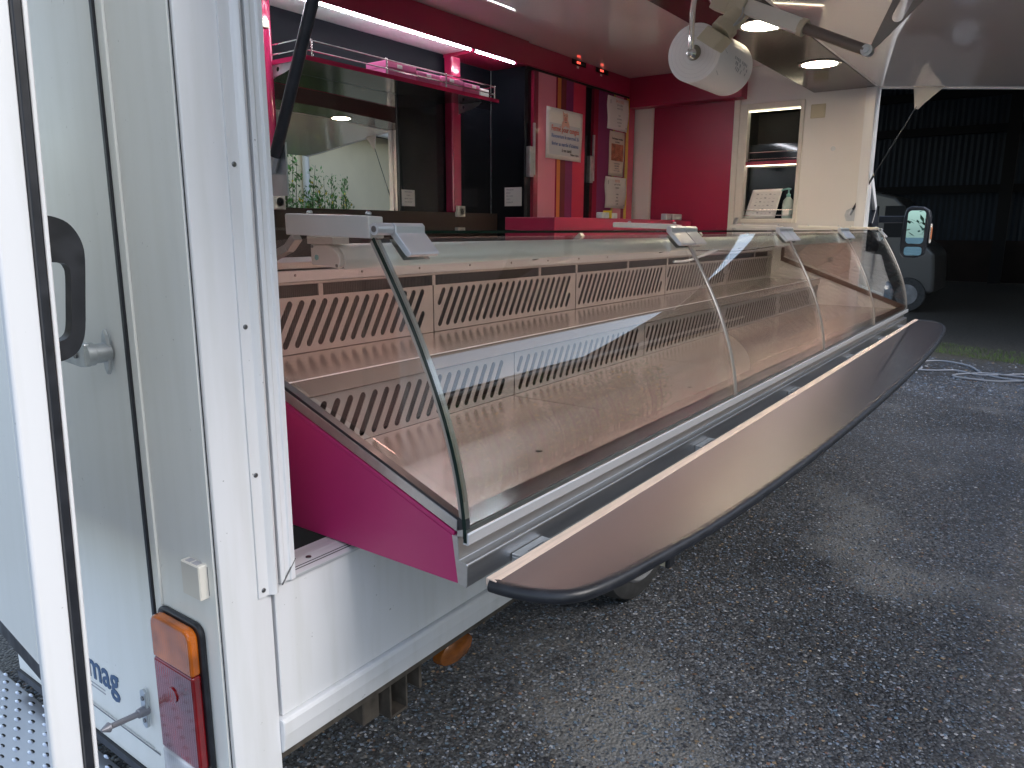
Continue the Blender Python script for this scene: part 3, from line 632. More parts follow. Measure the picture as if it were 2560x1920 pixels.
prism('rail_gasket', [(-.312, .949), (.558, 1.2945), (.558, 1.3035), (-.318, .968), (-.318, .948)], 'x', X0+.003, X0+.022, RUBBER, D)
prism('far_end_panel', [(-.307, .841), (-.2935, .945), (.555, 1.268), (.72, 1.268), (.72, .841)], 'x', X1-.012, X1-.002, WINT, D)
prism('far_end_rail', [(-.310, .946), (.568, 1.266), (.568, 1.365), (.548, 1.365), (.548, 1.292), (-.318, .978)], 'x', X1-.026, X1-.0125, mat('bronze_rail', (.22, .15, .12), rough=.4, metal=.5), D, bevel=.001)
# front steel beam
fb = [(-.3075, .8405), (-.3245, .8375), (-.3275, .841), (-.3290, .8835), (-.3265, .8865), (-.3085, .8890), (-.3075, .905), (-.3060, .936), (-.3065, .9475), (-.3175, .9515), (-.3175, .9400), (-.289, .936), (-.289, .8405)]
prism('front_beam', fb, 'x', X0+.0005, X1+.05, STEEL, D, bevel=.0012)
prism('front_lip', [(-.3175, .9520), (-.3175, .9548), (-.262, .9560), (-.262, .9525)], 'x', X0+.022, X1-.014, mat('lip_steel', (.22, .22, .22), rough=.16, metal=1), D)
sr = [(-.3300, .9235), (-.3320, .926), (-.3322, .9450), (-.3300, .9475), (-.3275, .9475), (-.3275, .9265), (-.3205, .9265), (-.3205, .9355), (-.3180, .9355), (-.3180, .9235)]
prism('glass_holder', sr, 'x', X0+.001, X1+.045, ALU, D, bevel=.0006)
# deck, three-quarter metre trays with drain holes
nx = [X0+.022, 1.987, 2.952, 3.94, 4.925, X1-.014]
for i in range(5):
    xa, xb = nx[i]+.0022, nx[i+1]-.0022
    hc = .5*(xa+xb)-.0
    hx = (1.508, 2.475, 3.418, 4.40, 5.369)[i]
    me = plate([(xa, -.262), (xb, -.262), (xb, .2815), (xa, .2815)], [circ(hx, -.148, .010)], .003)
    o = objmesh('deck_tray', me, DECK, D, Matrix.Translation((0, 0, .9485)))
    disc('drain_hole', (hx, -.148, .9440), .011, .002, 'z', VOID, o, seg=16)
boxes('deck_underlay', [(X0+.022, X1-.014, -.285, .70, .930, .9425)], VOID, D)
# slotted panels
def louvre(H, zmin, zmax, lean, r, n=22, W=.978):
    holes = []; p = .0435
    x0 = .022
    for k in range(-1, n+1):
        xb = x0+p*k+.008; xt = xb+lean
        lo, hi = zmin, zmax
        if k == -1: holes.append(capsule(x0+.008-p+lean*.64, zmin+(zmax-zmin)*.64, x0+.008-p+lean, zmax, r))
        elif k <= n-3: holes.append(capsule(xb, lo, xt, hi, r))
    xe = x0+.008+p*(n-2); holes.append(capsule(xe, zmin, xe+lean*.36, zmin+(zmax-zmin)*.36, r))
    return plate([(0, 0), (W, 0), (W, H), (0, H)], holes, .002)
lu = louvre(.166, .026, .146, .067, .0100)
ll = louvre(.142, .020, .118, .052, .0098)
xs = [X0+.022+.9835*i for i in range(5)]
for me, y, z in ((lu, .640, 1.1345), (ll, .2835, .9510)):
    me.materials.clear(); me.materials.append(STEELV)
    for x in xs:
        o = bpy.data.objects.new('slotted_panel', me); link(o, D)
        o.matrix_basis = Matrix(((1, 0, 0, x), (0, 0, 1, y), (0, 1, 0, z), (0, 0, 0, 1)))
# upper shelf with front flange
prism('upper_shelf', [(.262, 1.1455), (.262, 1.101), (.2635, 1.101), (.2635, 1.1440), (.300, 1.1345), (.638, 1.1305), (.638, 1.1328), (.300, 1.1365), (.2645, 1.1465)], 'x', X0+.021, X1-.05, SHELFS, D)
bm = bmesh.new(); tb(bm, [(X0+.021, .2622, 1.1460), (X1-.05, .2622, 1.1460)], .0016, 8); fin('shelf_nosing', bm, ALU, D, smooth=True)
boxes('shelf_clip', [(x-.006, x+.006, .2845, .290, 1.093, 1.104) for x in (1.6, 2.3, 2.96, 3.6, 4.2, 4.95, 5.5)], STEELV, D)
# frame above the slots
box('upper_rail', X0+.02, X1-.02, .634, .652, 1.345, 1.3768, ALU, D)
box('middle_rail', X0+.02, X1-.02, .642, .656, 1.3355, 1.3448, STEELV, D)
bm = bmesh.new()
for x in (1.49, 2.0, 2.68, 2.985, 3.50, 3.985, 4.3, 4.97, 5.5): bx(bm, x, x+.017, .641, .645, 1.30, 1.3353)
fin('slot_mullion', bm, STEELV, D)
for x in (1.401, 1.661, 1.928, 2.205, 2.47, 2.74, 3.0, 3.27):
    lathe('rail_screw', [(.0042, 0), (.0042, -.001), (.003, -.002), (.001, -.002)], (x, .634, 1.364), 'y', SCREW, D, seg=10)
# evaporator fins behind the slots
bm = bmesh.new(); x = X0+.36
while x < X1-.05:
    bx(bm, x, x+.0016, .664, .70, .96, 1.336); x += .0072
fn = fin('evaporator_fins', bm, mat('fin_alu', (.26, .24, .23), rough=.4, metal=.8), D); fn['kind'] = 'stuff'
boxes('coil_back', [(X0+.02, X1-.02, .702, .708, .96, 1.336)], mat('coil_back', (.03, .022, .02), rough=.6), D)
boxes('fan_casing', [(X0+.02, X0+.34, .67, .70, 1.135, 1.336)], mat('casing', (.16, .14, .12), rough=.4, metal=.6), D)
boxes('lower_duct_back', [(X0+.05, X1-.05, .33, .336, .952, 1.09)], mat('duct_dark', (.06, .045, .042), rough=.5, metal=.3), D)
box('worktop', X0+.0, X1, .66, .98, 1.380, 1.40, STEEL, D)
# rear sloped glass prop arms
def arm(x):
    a = slab2([(x, .30, 1.478), (x, .33, 1.452), (x, .52, 1.385)], .012, .009)
    return a
def slab2(pts, hw, hh, nm='glass_prop', m=None, par=None):
    bm = bmesh.new()
    for p, q in zip(pts, pts[1:]):
        p = Vector(p); q = Vector(q); d = (q-p).normalized(); u = Vector((1, 0, 0)); v = d.cross(u).normalized(); V = []
        for r_ in (p, q):
            for su, sv in ((-1, -1), (1, -1), (1, 1), (-1, 1)): V.append(bm.verts.new(r_+u*su*hw+v*sv*hh))
        for f in ((3, 2, 1, 0), (4, 5, 6, 7), (0, 1, 5, 4), (1, 2, 6, 5), (2, 3, 7, 6), (3, 0, 4, 7)): bm.faces.new([V[i] for i in f])
    return fin(nm, bm, m or STEELV, par or D, bevel=.001)
for x in (1.15, 2.46, 3.62, 4.80): arm(x)
# curved front panes + dividers
zz = np.array([1.483, 1.422, 1.353, 1.302, 1.227, 1.187, 1.083, .989, .940]); yy = np.array([-.107, -.149, -.187, -.215, -.249, -.267, -.304, -.321, -.3245])
pf = np.polyfit(zz, yy, 3)
zc = np.linspace(.9275, 1.482, 23); prof = [(float(np.polyval(pf, z)), float(z)) for z in zc]
DX = [X0+.001, 2.428, 3.600, 4.770, 5.908]
for i in range(4):
    bm = bmesh.new(); sheet(bm, prof, 'x', DX[i]+.0025, DX[i+1]-.0025, -.005)
    fin('curved_pane', bm, GLASS, D, smooth=True)
bm = bmesh.new(); sheet(bm, prof, 'x', DX[0], DX[0]+.0022, -.0065); fin('pane_edge', bm, GEDGE, D, smooth=True)
BARM = mat('divider_bar', (.42, .39, .36), rough=.28, metal=.6)
def inner(prof, o_):
    n_ = len(prof); r_ = []
    for i, p in enumerate(prof):
        q0 = Vector(prof[max(0, i-1)]); q1 = Vector(prof[min(n_-1, i+1)]); d = (q1-q0).normalized(); r_.append((p[0]+d.y*o_, p[1]-d.x*o_))
    return r_
pin = inner(prof[1:], .0075); pout = inner(prof[1:], -.0008)
for i, x in enumerate(DX):
    if i == 0:
        bm = bmesh.new(); sheet(bm, pin, 'x', x+.004, x+.024, -.009); fin('glass_divider', bm, BARM, D, smooth=True)
    else:
        bm = bmesh.new(); sheet(bm, pout, 'x', x-.0115, x+.0105, .006); fin('glass_divider', bm, BARM, D, smooth=True, bevel=.0028, seg=2)
        bm = bmesh.new(); sheet(bm, pout, 'x', x+.0107, x+.0137, .002); fin('divider_seam', bm, RUBBER, D, smooth=True)
# side glass at both ends
sidep = [(.55, 1.305)]+[(y+.004, z) for y, z in [(yy_, z_) for yy_, z_ in prof if z_ > .99]]+[(.10, 1.478), (.55, 1.455)]
prism('side_pane', sidep, 'x', X0+.009, X0+.013, GLASSS, D)
prism('side_pane', sidep, 'x', X1-.020, X1-.016, GLASSS, D)
# top panes
for i in range(4):
    xa, xb = DX[i]+.004, DX[i+1]-.004
    tp = [(-.092, 1.4885), (.55, 1.5015), (.55, 1.5075), (-.092, 1.4945)]
    prism('top_pane', tp, 'x', xa, xb, GLASS, D)
    boxes('top_pane_edge', [(xa, xb, -.0935, -.0922, 1.4888, 1.4947)], GEDGE, D)
# top brackets over each divider with hinges
for i, x in enumerate(DX):
    x0_, x1_ = (x-.0015, x+.036) if i == 0 else (x-.022, x+.022) if i < 4 else (x-.030, x+.004)
    b0 = prism('top_bracket', [(-.101, 1.480), (.145, 1.4855), (.146, 1.5255), (.143, 1.5280), (-.060, 1.5230), (-.099, 1.5205)] if i == 0 else [(-.101, 1.4975), (.145, 1.5045), (.146, 1.5205), (.140, 1.5225), (-.060, 1.5165), (-.099, 1.513)], 'x', x0_, x1_, mat('bracket_white', (.60, .58, .55), rough=.3, metal=.3) if i == 0 else PLWHITE, D, bevel=.003, seg=2)
    for y in (.09, -.08): lathe('bracket_bolt', [(.006, 0), (.006, .003), (.003, .006)], ((x0_+x1_)/2, y, (1.5265 if i == 0 else 1.519)+(y*.02)), 'z', ZINC, b0, seg=10)
    # hinge: barrel + folded clamp leaf
    if i == 0: segs = [(x-.001, x+.040, .0)]; leafs = [(x+.046, x+.128)]
    elif i == 4: segs = [(x-.035, x+.0, 0)]; leafs = [(x-.034, x-.008)]
    else: segs = [(x-.015, x+.012, 0)]; leafs = [(x-.115, x-.003), (x+.003, x+.100)]
    for a, b2, _ in segs:
        hb = bmesh.new(); tb(hb, [(a, -.112, 1.4975), (b2, -.112, 1.4975)], .0115, 18); ho = fin('hinge_barrel', hb, ALU, D, smooth=True)
        hb = bmesh.new(); tb(hb, [(a-.0012, -.112, 1.4975), (a+.002, -.112, 1.4975)], .006, 14); fin('hinge_pin', hb, SCREW, ho, smooth=True)
    for a, b2 in leafs:
        lf = [(-.104, 1.509), (-.116, 1.509), (-.1225, 1.503), (-.1225, 1.490), (-.128, 1.485), (-.158, 1.4545), (-.160, 1.450), (-.152, 1.4455), (-.1445, 1.4495), (-.112, 1.482), (-.103, 1.49)]
        lo = prism('clamp_leaf', lf, 'x', a, b2, ALU, D, bevel=.0008)
        prism('clamp_inner', [(-.1335, 1.4425), (-.1375, 1.4395), (-.108, 1.470), (-.102, 1.478)], 'x', a+.003, b2-.003, CHROME, lo)
    lathe('wing_nut', [(.008, 0), (.008, .006), (.004, .012)], (x+.10, -.03, 1.4965), 'z', CREAM, D, seg=8)
# light tube under the top glass
tc0 = (.064, 1.4425)
capp = [(.130, 1.4655), (.130, 1.4230), (.046, 1.4175), (.040, 1.4235), (.038, 1.4340), (.045, 1.4480), (.058, 1.4590), (.076, 1.4655)]
prism('light_end_cap', capp, 'x', X0+.048, X0+.060, PLWHITE, D, bevel=.002)
prism('light_hanger', [(.13, 1.4665), (.05, 1.4665), (.05, 1.481), (.13, 1.483)], 'x', X0+.040, X0+.085, PLWHITE, D, bevel=.001)
disc('blue_mark', (X0+.0475, .1105, 1.4385), .006, .0012, 'x', TEAL, D, seg=8)
for (y, z) in ((.123, 1.461), (.049, 1.4235)): disc('cap_screw', (X0+.047, y, z), .0032, .002, 'x', SCREW, D, seg=10)
tp_ = [(.075+.0385*math.cos(rad(a)), 1.4270+.0385*math.sin(rad(a))) for a in range(90, 181, 9)]
hpf = tp_ + [(.0375, 1.4160), (.0415, 1.4160), (.0425, 1.4200), (.126, 1.4235), (.126, 1.4655)]
prism('light_tube', hpf, 'x', X0+.0605, 5.80, mat('tube_alu', (.90, .87, .80), rough=.3, metal=.15), D, smooth=True)
prism('light_strip', [(.052, 1.4195), (.118, 1.4222), (.118, 1.4215), (.052, 1.4188)], 'x', X0+.08, 5.78, L_TUBE, D)
# screened air duct boxes by the far end
tube('wire_loop', smoothline([(4.35, .62, 1.372), (4.6, .60, 1.366), (4.9, .55, 1.36), (5.3, .5, 1.375), (5.7, .45, 1.40)], 6), .003, BROWN, D, seg=6)

# ================================================================== SERVING SHELF
ss = thing('serving_shelf', 'fold-down grey serving shelf with black rubber edge and pale wood strip before the counter', 'shelf')
ZS = .872
ol = [(1.003, -.383), (1.006, -.42), (1.018, -.470), (1.050, -.520), (1.11, -.548), (1.25, -.574), (1.56, -.612), (2.05, -.641), (2.70, -.660), (3.50, -.670), (4.3, -.664), (5.0, -.643), (5.45, -.615), (5.72, -.585), (5.90, -.535), (5.98, -.47), (6.0, -.372)]
olx = [(v.x, v.y) for v in smoothline([(a, b_, 0) for a, b_ in ol], 5)]
prism('shelf_board', olx+[(6.0, -.3755), (1.003, -.3755)], 'z', ZS-.020, ZS, SHELFM, ss, bevel=.0008)
edg = [Vector((x, y, ZS-.011)) for x, y in olx]
bm = bmesh.new(); tb(bm, edg, .0135, 14); fin('rubber_edge', bm, RUBBER, ss, smooth=True)
prism('wood_strip', [(-.3985, ZS-.012), (-.3750, ZS-.012), (-.3742, ZS+.001), (-.3765, ZS+.004), (-.3985, ZS+.0015)], 'x', .997, 6.0, WOOD, ss, bevel=.0006)
br0 = None
for x in (1.14, 2.09, 3.05, 4.08, 4.90, 5.62):
    def brk(x):
        b0 = boxes('shelf_bracket', [(x, x+.11, -.374, -.3295, .852, .858), (x, x+.006, -.374, -.3295, .835, .8518), (x+.104, x+.11, -.374, -.3295, .835, .8518)], ZINC, ss, bevel=.0012)
        boxes('bracket_slot', [(x+.028, x+.085, -.352, -.3495, .8581, .8586)], SCREW, b0)
        lathe('bracket_rivet', [(.004, 0), (.004, -.002)], (x+.006, -.35, .845), 'x', ZINC, b0, seg=8)
        return b0
    if br0 is None: br0 = brk(x); xb0 = x
    else: dup(br0, ss, (x-xb0, 0, 0))

# ================================================================== INTERIOR THINGS
cabt = thing('tall_cabinet', 'tall black cabinet with two doors striped in pinks, purple and yellow', 'cabinet')
box('cabinet_body', 4.335, 5.912, 1.875, 2.158, .54, 2.555, BLACK, cabt, bevel=.001)
MG = (.19, .035, .12); HP_ = (.56, .05, .10); PK = (.64, .21, .30); OR = (.60, .20, .06); BR = (.16, .035, .045); MR = (.24, .012, .04); YL = (.66, .40, .05)
sA = stripes('stripes_a', [(0, MR), (.075, PK), (.40, MR), (.43, OR), (.50, BR), (.60, MG), (.745, HP_)])
sB = stripes('stripes_b', [(0, MR), (.10, MG), (.45, (.45, .38, .10)), (.50, PK), (.70, MR), (.775, YL), (.845, HP_)])
for i, (xa, xb, mm) in enumerate(((4.408, 5.095, sA), (5.222, 5.905, sB))):
    dr = box('cabinet_door', xa, xb, 1.850, 1.873, .96, 2.537, mm, cabt, bevel=0)
    hg = box('door_hinge', xa-.055, xa-.012, 1.838, 1.873, 1.845, 2.045, ZINC, cabt, bevel=.002)
    box('hinge_leaf', xa-.0118, xa+.004, 1.836, 1.849, 1.86, 2.20, ZINC, cabt, bevel=.001)
ct = thing('low_counter', 'low maroon counter top in front of the striped cabinet', 'counter')
box('counter_body', 3.673, 5.64, 1.20, 1.55, .54, 1.5635, MAROON, ct, bevel=.002)
boxes('counter_clip', [(4.22, 4.31, 1.196, 1.24, 1.5637, 1.600), (4.335, 4.42, 1.196, 1.24, 1.5637, 1.598)], ZINC, ct, bevel=.003)
boxes('counter_latch', [(5.175, 5.26, 1.196, 1.24, 1.5637, 1.608), (5.285, 5.45, 1.196, 1.24, 1.5637, 1.608)], ZINC, ct, bevel=.003)
box('counter_seal', 4.325, 4.333, 1.19, 1.25, 1.5637, 1.612, YEL, ct)
slab2([(5.62, .86, 1.49), (5.70, .86, 1.585)], .014, .010, 'grey_lever', ZINC, ct)

sh = thing('wall_shelf', 'pink-edged black wall shelf with a wire gallery rail above the mirror', 'shelf')
prism('shelf_board', [(2.475, 2.159), (2.475, 1.852), (4.01, 1.852), (4.01, 2.159)], 'z', 2.279, 2.296, mat('shelf_under', (.055, .065, .07), rough=.12), sh)
boxes('shelf_edge', [(2.470, 4.012, 1.8485, 1.8515, 2.277, 2.299), (2.470, 2.4745, 1.8516, 2.159, 2.277, 2.299)], PINKR, sh)
bm = bmesh.new()
for z in (2.327, 2.372): tb(bm, [(2.485, 2.14, z), (2.485, 1.885, z), (2.500, 1.866, z), (2.53, 1.862, z), (3.985, 1.862, z), (3.995, 1.875, z), (3.997, 2.10, z)], .0035, 8)
fin('gallery_rail', bm, CHROME, sh, smooth=True)
for x, y in ((2.487, 2.13), (2.535, 1.862), (3.035, 1.862), (3.515, 1.862), (3.99, 1.866)):
    tube('rail_post', [(x, y, 2.2965), (x, y, 2.380)], .0052, CHROME, sh, seg=10)
bo = [(2.155, 2.276), (1.905, 2.276), (1.93, 2.255), (2.0, 2.235), (2.07, 2.222), (2.115, 2.205), (2.135, 2.185), (2.140, 2.160), (2.165, 2.158), (2.172, 2.23)]
for x in (2.478, 3.90):
    me = plate(bo, [circ(2.125, 2.250, .014), circ(2.05, 2.256, .012)], .004)
    objmesh('shelf_bracket', me, ZINC, sh, Matrix(((0, 0, 1, x), (1, 0, 0, 0), (0, 1, 0, 0), (0, 0, 0, 1))))
labs = ['pink flat box nearest the shelf middle, corner flap raised', 'second pink box along the shelf, white label on its edge', 'third pink box along the shelf, slightly crushed', 'last pink box beside the white packet at the shelf end']
for i, (xa, xb, h) in enumerate(((3.05, 3.27, .078), (3.285, 3.47, .066), (3.485, 3.68, .070), (3.695, 3.84, .064))):
    t_ = thing('card_box', labs[i], 'box', (xa, 1.88, 2.297), 'pink boxes lying on the wall shelf')
    bm = bmesh.new(); bx(bm, xa, xb, 1.872, 2.03, 2.297, 2.297+h*.55); bx(bm, xa-.004, xb+.003, 1.869, 2.034, 2.297+h*.55, 2.297+h*(.94 if i else 1))
    fin('box_shell', bm, PINKBOX, t_, bevel=.003)
    box('box_label', xa+.07, xa+.11, 1.8675, 1.8688, 2.297+h*.6, 2.297+h*.85, PAPER, t_)
pk = box('white_packet', 3.86, 3.95, 1.88, 1.99, 2.297, 2.350, PAPER, None, bevel=.003); tag(pk, 'white paper packet at the far end of the wall shelf', 'packet')
def ym(x): return 2.1545+.012*(x-2.9)+(.027*(x-2.80)**2 if x > 2.80 else 0)      # the acrylic sheet bows a little at its right end
mr = prism('wall_mirror', [(x, ym(x)) for x in np.linspace(2.42, 3.416, 40)]+[(3.416, 2.1712), (2.42, 2.1712)], 'z', 1.602, 2.278, MIRROR, None, smooth=True); tag(mr, 'wall mirror under the shelf reflecting the shrubs and cream house', 'mirror')

def socket(x0, x1, z0, z1, lab):
    y = 2.098
    t_ = thing('wall_socket', lab, 'socket', (x0, y, z0), 'sockets at the foot of the posts')
    box('socket_plate', x0, x1, y-.030, y, z0, z1, PLWHITE, t_, bevel=.004, seg=2)
    cx, cz = (x0+x1)/2+.003, (z0+z1)/2
    lathe('socket_well', [(.025, 0), (.025, -.002), (.0225, -.002), (.0215, .006)], (cx, y-.030, cz), 'y', PLWHITE, t_, seg=24)
    boxes('socket_pins', [(cx-.010, cx-.006, y-.0345, y-.024, cz-.003, cz+.003), (cx+.006, cx+.010, y-.0345, y-.024, cz-.003, cz+.003), (cx-.002, cx+.002, y-.0345, y-.024, cz+.008, cz+.013)], INKK, t_)
socket(2.420, 2.495, 1.588, 1.662, 'cream wall socket below the round pink post')
socket(3.860, 3.935, 1.572, 1.642, 'white wall socket below the square maroon post')
def wavy(name, pts4, m, amp=.004, nx_=8, nz_=10, parent=None):
    """slightly curled sheet between four corners TL,TR,BR,BL"""
    TL, TR, BR_, BL = [Vector(p) for p in pts4]; bm = bmesh.new(); nrm = (TR-TL).cross(BL-TL).normalized(); g_ = []
    for j in range(nz_+1):
        row = []
        for i in range(nx_+1):
            u, v = i/nx_, j/nz_; p = TL*(1-u)*(1-v)+TR*u*(1-v)+BR_*u*v+BL*(1-u)*v
            row.append(bm.verts.new(p+nrm*amp*(math.sin(u*3.1+v*5)*.5+math.sin(v*7+u)*.5)*(.4+abs(u-.5)*1.2)))
        g_.append(row)
    for j in range(nz_):
        for i in range(nx_): bm.faces.new((g_[j][i], g_[j+1][i], g_[j+1][i+1], g_[j][i+1]))
    o = fin(name, bm, m, parent, smooth=True); s_ = o.modifiers.new('s', 'SOLIDIFY'); s_.thickness = .0006; return o
# closing notice
YP = 1.8425
po = thing('notice', 'large white notice with a pig and red and blue lettering on the left striped door', 'notice', (4.79, YP, 2.15))
wavy('sheet', [(4.553, YP, 2.330), (5.043, YP, 2.330), (5.030, YP, 1.985), (4.545, YP, 1.985)], PAPER, .0015, parent=po)
boxes('notice_panel', [(4.59, 5.005, YP-.0026, YP-.0022, 2.015, 2.228)], mat('panel_grey', (.62, .64, .68), rough=.6), po)
yt = YP-.0042
text('lettering', 'Fermé pour congés', .054, INKR, po, (4.80, yt, 2.192), (1, 0, 0), (0, 0, 1), sx=.88, bold=.0006)
text('lettering', 'Réouverture le mercredi 26', .038, INKB, po, (4.80, yt, 2.142), (1, 0, 0), (0, 0, 1), sx=.86, bold=.0004)
text('lettering', 'février au marché d’échalons', .038, INKB, po, (4.80, yt, 2.090), (1, 0, 0), (0, 0, 1), sx=.82, bold=.0004)
text('lettering', 'à vos santé', .034, INKK, po, (4.82, yt, 2.050), (1, 0, 0), (0, 0, 1), sx=.86, bold=.0004)
text('lettering', 'Philippe & Sylvie', .018, INKK, po, (4.93, yt, 2.027), (1, 0, 0), (0, 0, 1))
pig = [(4.745, 2.212), (4.755, 2.24), (4.772, 2.258), (4.765, 2.285), (4.762, 2.322), (4.778, 2.308), (4.80, 2.305), (4.822, 2.312), (4.832, 2.296), (4.828, 2.262), (4.848, 2.240), (4.858, 2.205), (4.843, 2.215), (4.83, 2.212), (4.80, 2.222), (4.77, 2.205), (4.75, 2.198)]
prism('pig_print', pig, 'y', YP-.0034, YP-.0028, INKP, po)
disc('pig_snout', (4.80, yt, 2.268), .016, .0008, 'y', mat('snout', (.62, .25, .22), rough=.7), po, seg=14)
boxes('pig_eyes', [(4.783, 4.789, yt-.0004, yt+.0004, 2.287, 2.294), (4.811, 4.817, yt-.0004, yt+.0004, 2.287, 2.294), (4.788, 4.812, yt-.0010, yt-.0005, 2.243, 2.248)], INKK, po)
def listing(nm, lab, x0, x1, z0, z1, title):
    t_ = thing('price_list', lab, 'price list', ((x0+x1)/2, YP, (z0+z1)/2), 'sheets taped to the right striped door')
    wavy('sheet', [(x0, YP, z1), (x1, YP, z1), (x1-.012, YP, z0), (x0-.002, YP, z0)], PAPER, .006, parent=t_)
    cx = (x0+x1)/2+.01; ytt = YP-.009; h = z1-z0
    for k, (tx, sz, mm) in enumerate(title): text('lettering', tx, sz, mm, t_, (cx, ytt, z1-h*(.13+.105*k)), (1, 0, 0), (0, 0, 1))
    boxes('corner_mark', [(x0+.03, x0+.04, ytt, ytt+.0005, z1-.06, z1-.03), (x1-.06, x1-.03, ytt, ytt+.0005, z0+.02, z0+.03)], INKG, t_)
    return t_
T1 = [('SAUCISSES', .030, INKP), ('prix au kilo', .020, INKG), ('nature 14,50', .018, INKG), ('', .01, INKG), ('fines', .018, INKG), ('aux herbes', .018, INKG), ('au piment', .018, INKG), ('12,80', .018, INKG)]
T3 = [('ROTIS', .030, INKP), ('porc et veau', .020, INKG), ('fermiers', .018, INKG), ('', .01, INKG), ('echine', .018, INKG), ('filet', .018, INKG), ('palette', .018, INKG), ('13,90', .018, INKG)]
listing('a', 'topmost white sheet on the right striped door', 5.420, 5.772, 2.272, 2.520, T1)
listing('c', 'lowest white sheet on the right striped door, just above the counter', 5.418, 5.773, 1.664, 1.909, T3)
rc = thing('recipe_sheet', 'cream recipe sheet with a photo of sausages, between two white sheets', 'sheet', (5.59, YP, 2.09))
wavy('sheet', [(5.468, YP, 2.260), (5.719, YP, 2.262), (5.708, YP, 1.918), (5.458, YP, 1.918)], mat('cream_paper', (.66, .58, .52), rough=.6), .003, parent=rc)
PH = mat('sausage_photo', (.42, .13, .07), rough=.5, var=.7, vscale=18)
boxes('photo_print', [(5.492, 5.692, YP-.0052, YP-.0046, 2.035, 2.165)], PH, rc)
bm = bmesh.new()
for k in range(5): tb(bm, [(5.51+.02*k, YP-.0056, 2.05+.012*k), (5.60, YP-.006, 2.075+.015*k), (5.68-.01*k, YP-.0056, 2.055+.018*k)], .0035, 6)
fin('sausage_print', bm, mat('sausage', (.52, .20, .12), rough=.5), rc, smooth=True)
text('lettering', 'Les bonnes recettes', .022, INKK, rc, (5.59, YP-.0056, 2.205), (1, 0, 0), (0, 0, 1), bold=.0005)
text('lettering', 'de la ferme', .016, INKK, rc, (5.59, YP-.0056, 2.18), (1, 0, 0), (0, 0, 1))
for k, tx in enumerate(('Cuire a feu doux', 'vingt minutes,', 'puis servir', 'avec des lentilles')): text('lettering', tx, .015, INKG, rc, (5.59, YP-.0056, 2.015-.019*k), (1, 0, 0), (0, 0, 1))
# small labels on the black panels
n1 = thing('small_notice', 'small white printed card low on the cabinet side, right of the maroon post', 'card', (4.33, 1.97, 1.71))
box('card', 4.3325, 4.3345, 1.895, 2.039, 1.651, 1.777, PAPER, n1, bevel=0)
for k, tx in enumerate(('Allergenes', 'gluten', 'lait, oeufs', 'celeri', 'moutarde')): text('lettering', tx, .015, INKG, n1, (4.3318, 2.025, 1.762-.021*k), (0, -1, 0), (0, 0, 1), align='LEFT')
n2_ = thing('small_notice', 'small white printed card on the black panel left of the maroon post', 'card', (3.49, 2.158, 1.68))
box('card', 3.43, 3.545, 2.157, 2.1595, 1.632, 1.730, PAPER, n2_, bevel=0)
for k, tx in enumerate(('Informations', 'origine', 'viande France', 'porc fermier')): text('lettering', tx, .013, INKG, n2_, (3.487, 2.1562, 1.718-.020*k), (1, 0, 0), (0, 0, 1))
# paper roll and its chrome hook
RX, RY, RZ = 2.985, .118, 2.183
pr0 = thing('paper_roll', 'big roll of white printed wrapping paper hanging under the ceiling', 'paper roll', (RX, RY, RZ))
lathe('roll', [(.030, .0), (.105, .0), (.1095, .002), (.111, .006), (.111, .372), (.108, .378), (.03, .378)], (RX, RY, RZ), 'x', PAPERR, pr0, seg=64)
bm = bmesh.new()
for r_ in (.045, .062, .079, .094): 
    for k in range(40):
        a0, a1 = 2*math.pi*k/40, 2*math.pi*(k+1)/40
        vv = [bm.verts.new((RX-.0006, RY+rr*math.cos(a), RZ+rr*math.sin(a))) for rr, a in ((r_, a0), (r_+.0006, a0), (r_+.0006, a1), (r_, a1))]; bm.faces.new(vv)
fin('winding_lines', bm, mat('edge_grey', (.62, .60, .60), rough=.6), pr0)
lathe('roll_core', [(.0295, -.001), (.026, -.001), (.026, .02), (.0, .021)], (RX, RY, RZ), 'x', mat('core_card', (.36, .31, .24), rough=.7), pr0)
# print on the roll
def onroll(x, ang, sx_, sz_, m, nm):
    bm = bmesh.new(); vv = []
    R_ = .1114
    for dx_, da in ((0, 0), (sx_, 0), (sx_, sz_/R_), (0, sz_/R_)): vv.append(bm.verts.new((RX+x+dx_, RY+R_*math.cos(ang+da), RZ+R_*math.sin(ang+da))))
    bm.faces.new(vv); return fin(nm, bm, m, pr0)
bm = bmesh.new()
def rr_(x, a, w_, h_):
    R_ = .1116; vv = [bm.verts.new((RX+x+dx_, RY+R_*math.cos(a+da), RZ+R_*math.sin(a+da))) for dx_, da in ((0, 0), (w_, 0), (w_, h_/R_), (0, h_/R_))]; bm.faces.new(vv)
random.seed(3)
for row in range(3):
    for k in range(9):
        if random.random() < .8: rr_(.16+.017*k+.012*row, math.pi*.99+.16*row+.012*k, .006+.005*random.random(), .010+.006*random.random())
for k in range(5): rr_(.032+.008*k, math.pi*.955+.035*k, .006, .004)
for k in range(4): rr_(.030+.01*k, math.pi*1.22+.03*k, .008, .003)
fin('roll_print', bm, INKG, pr0)
rh = thing('roll_holder', 'bent chrome rod holding the paper roll below the soffit', 'holder', (RX, RY, RZ))
tube('hook_rod', smoothline([(RX-.015, RY, RZ-.004), (RX-.028, RY, RZ+.03), (RX-.028, RY, RZ+.16), (RX-.012, RY-.005, RZ+.21), (RX+.02, RY-.01, RZ+.235), (RX+.07, RY-.02, RZ+.225), (RX+.13, RY-.03, RZ+.20), (RX+.20, RY-.04, RZ+.285)], 6), .0108, CHROME, rh, seg=14)
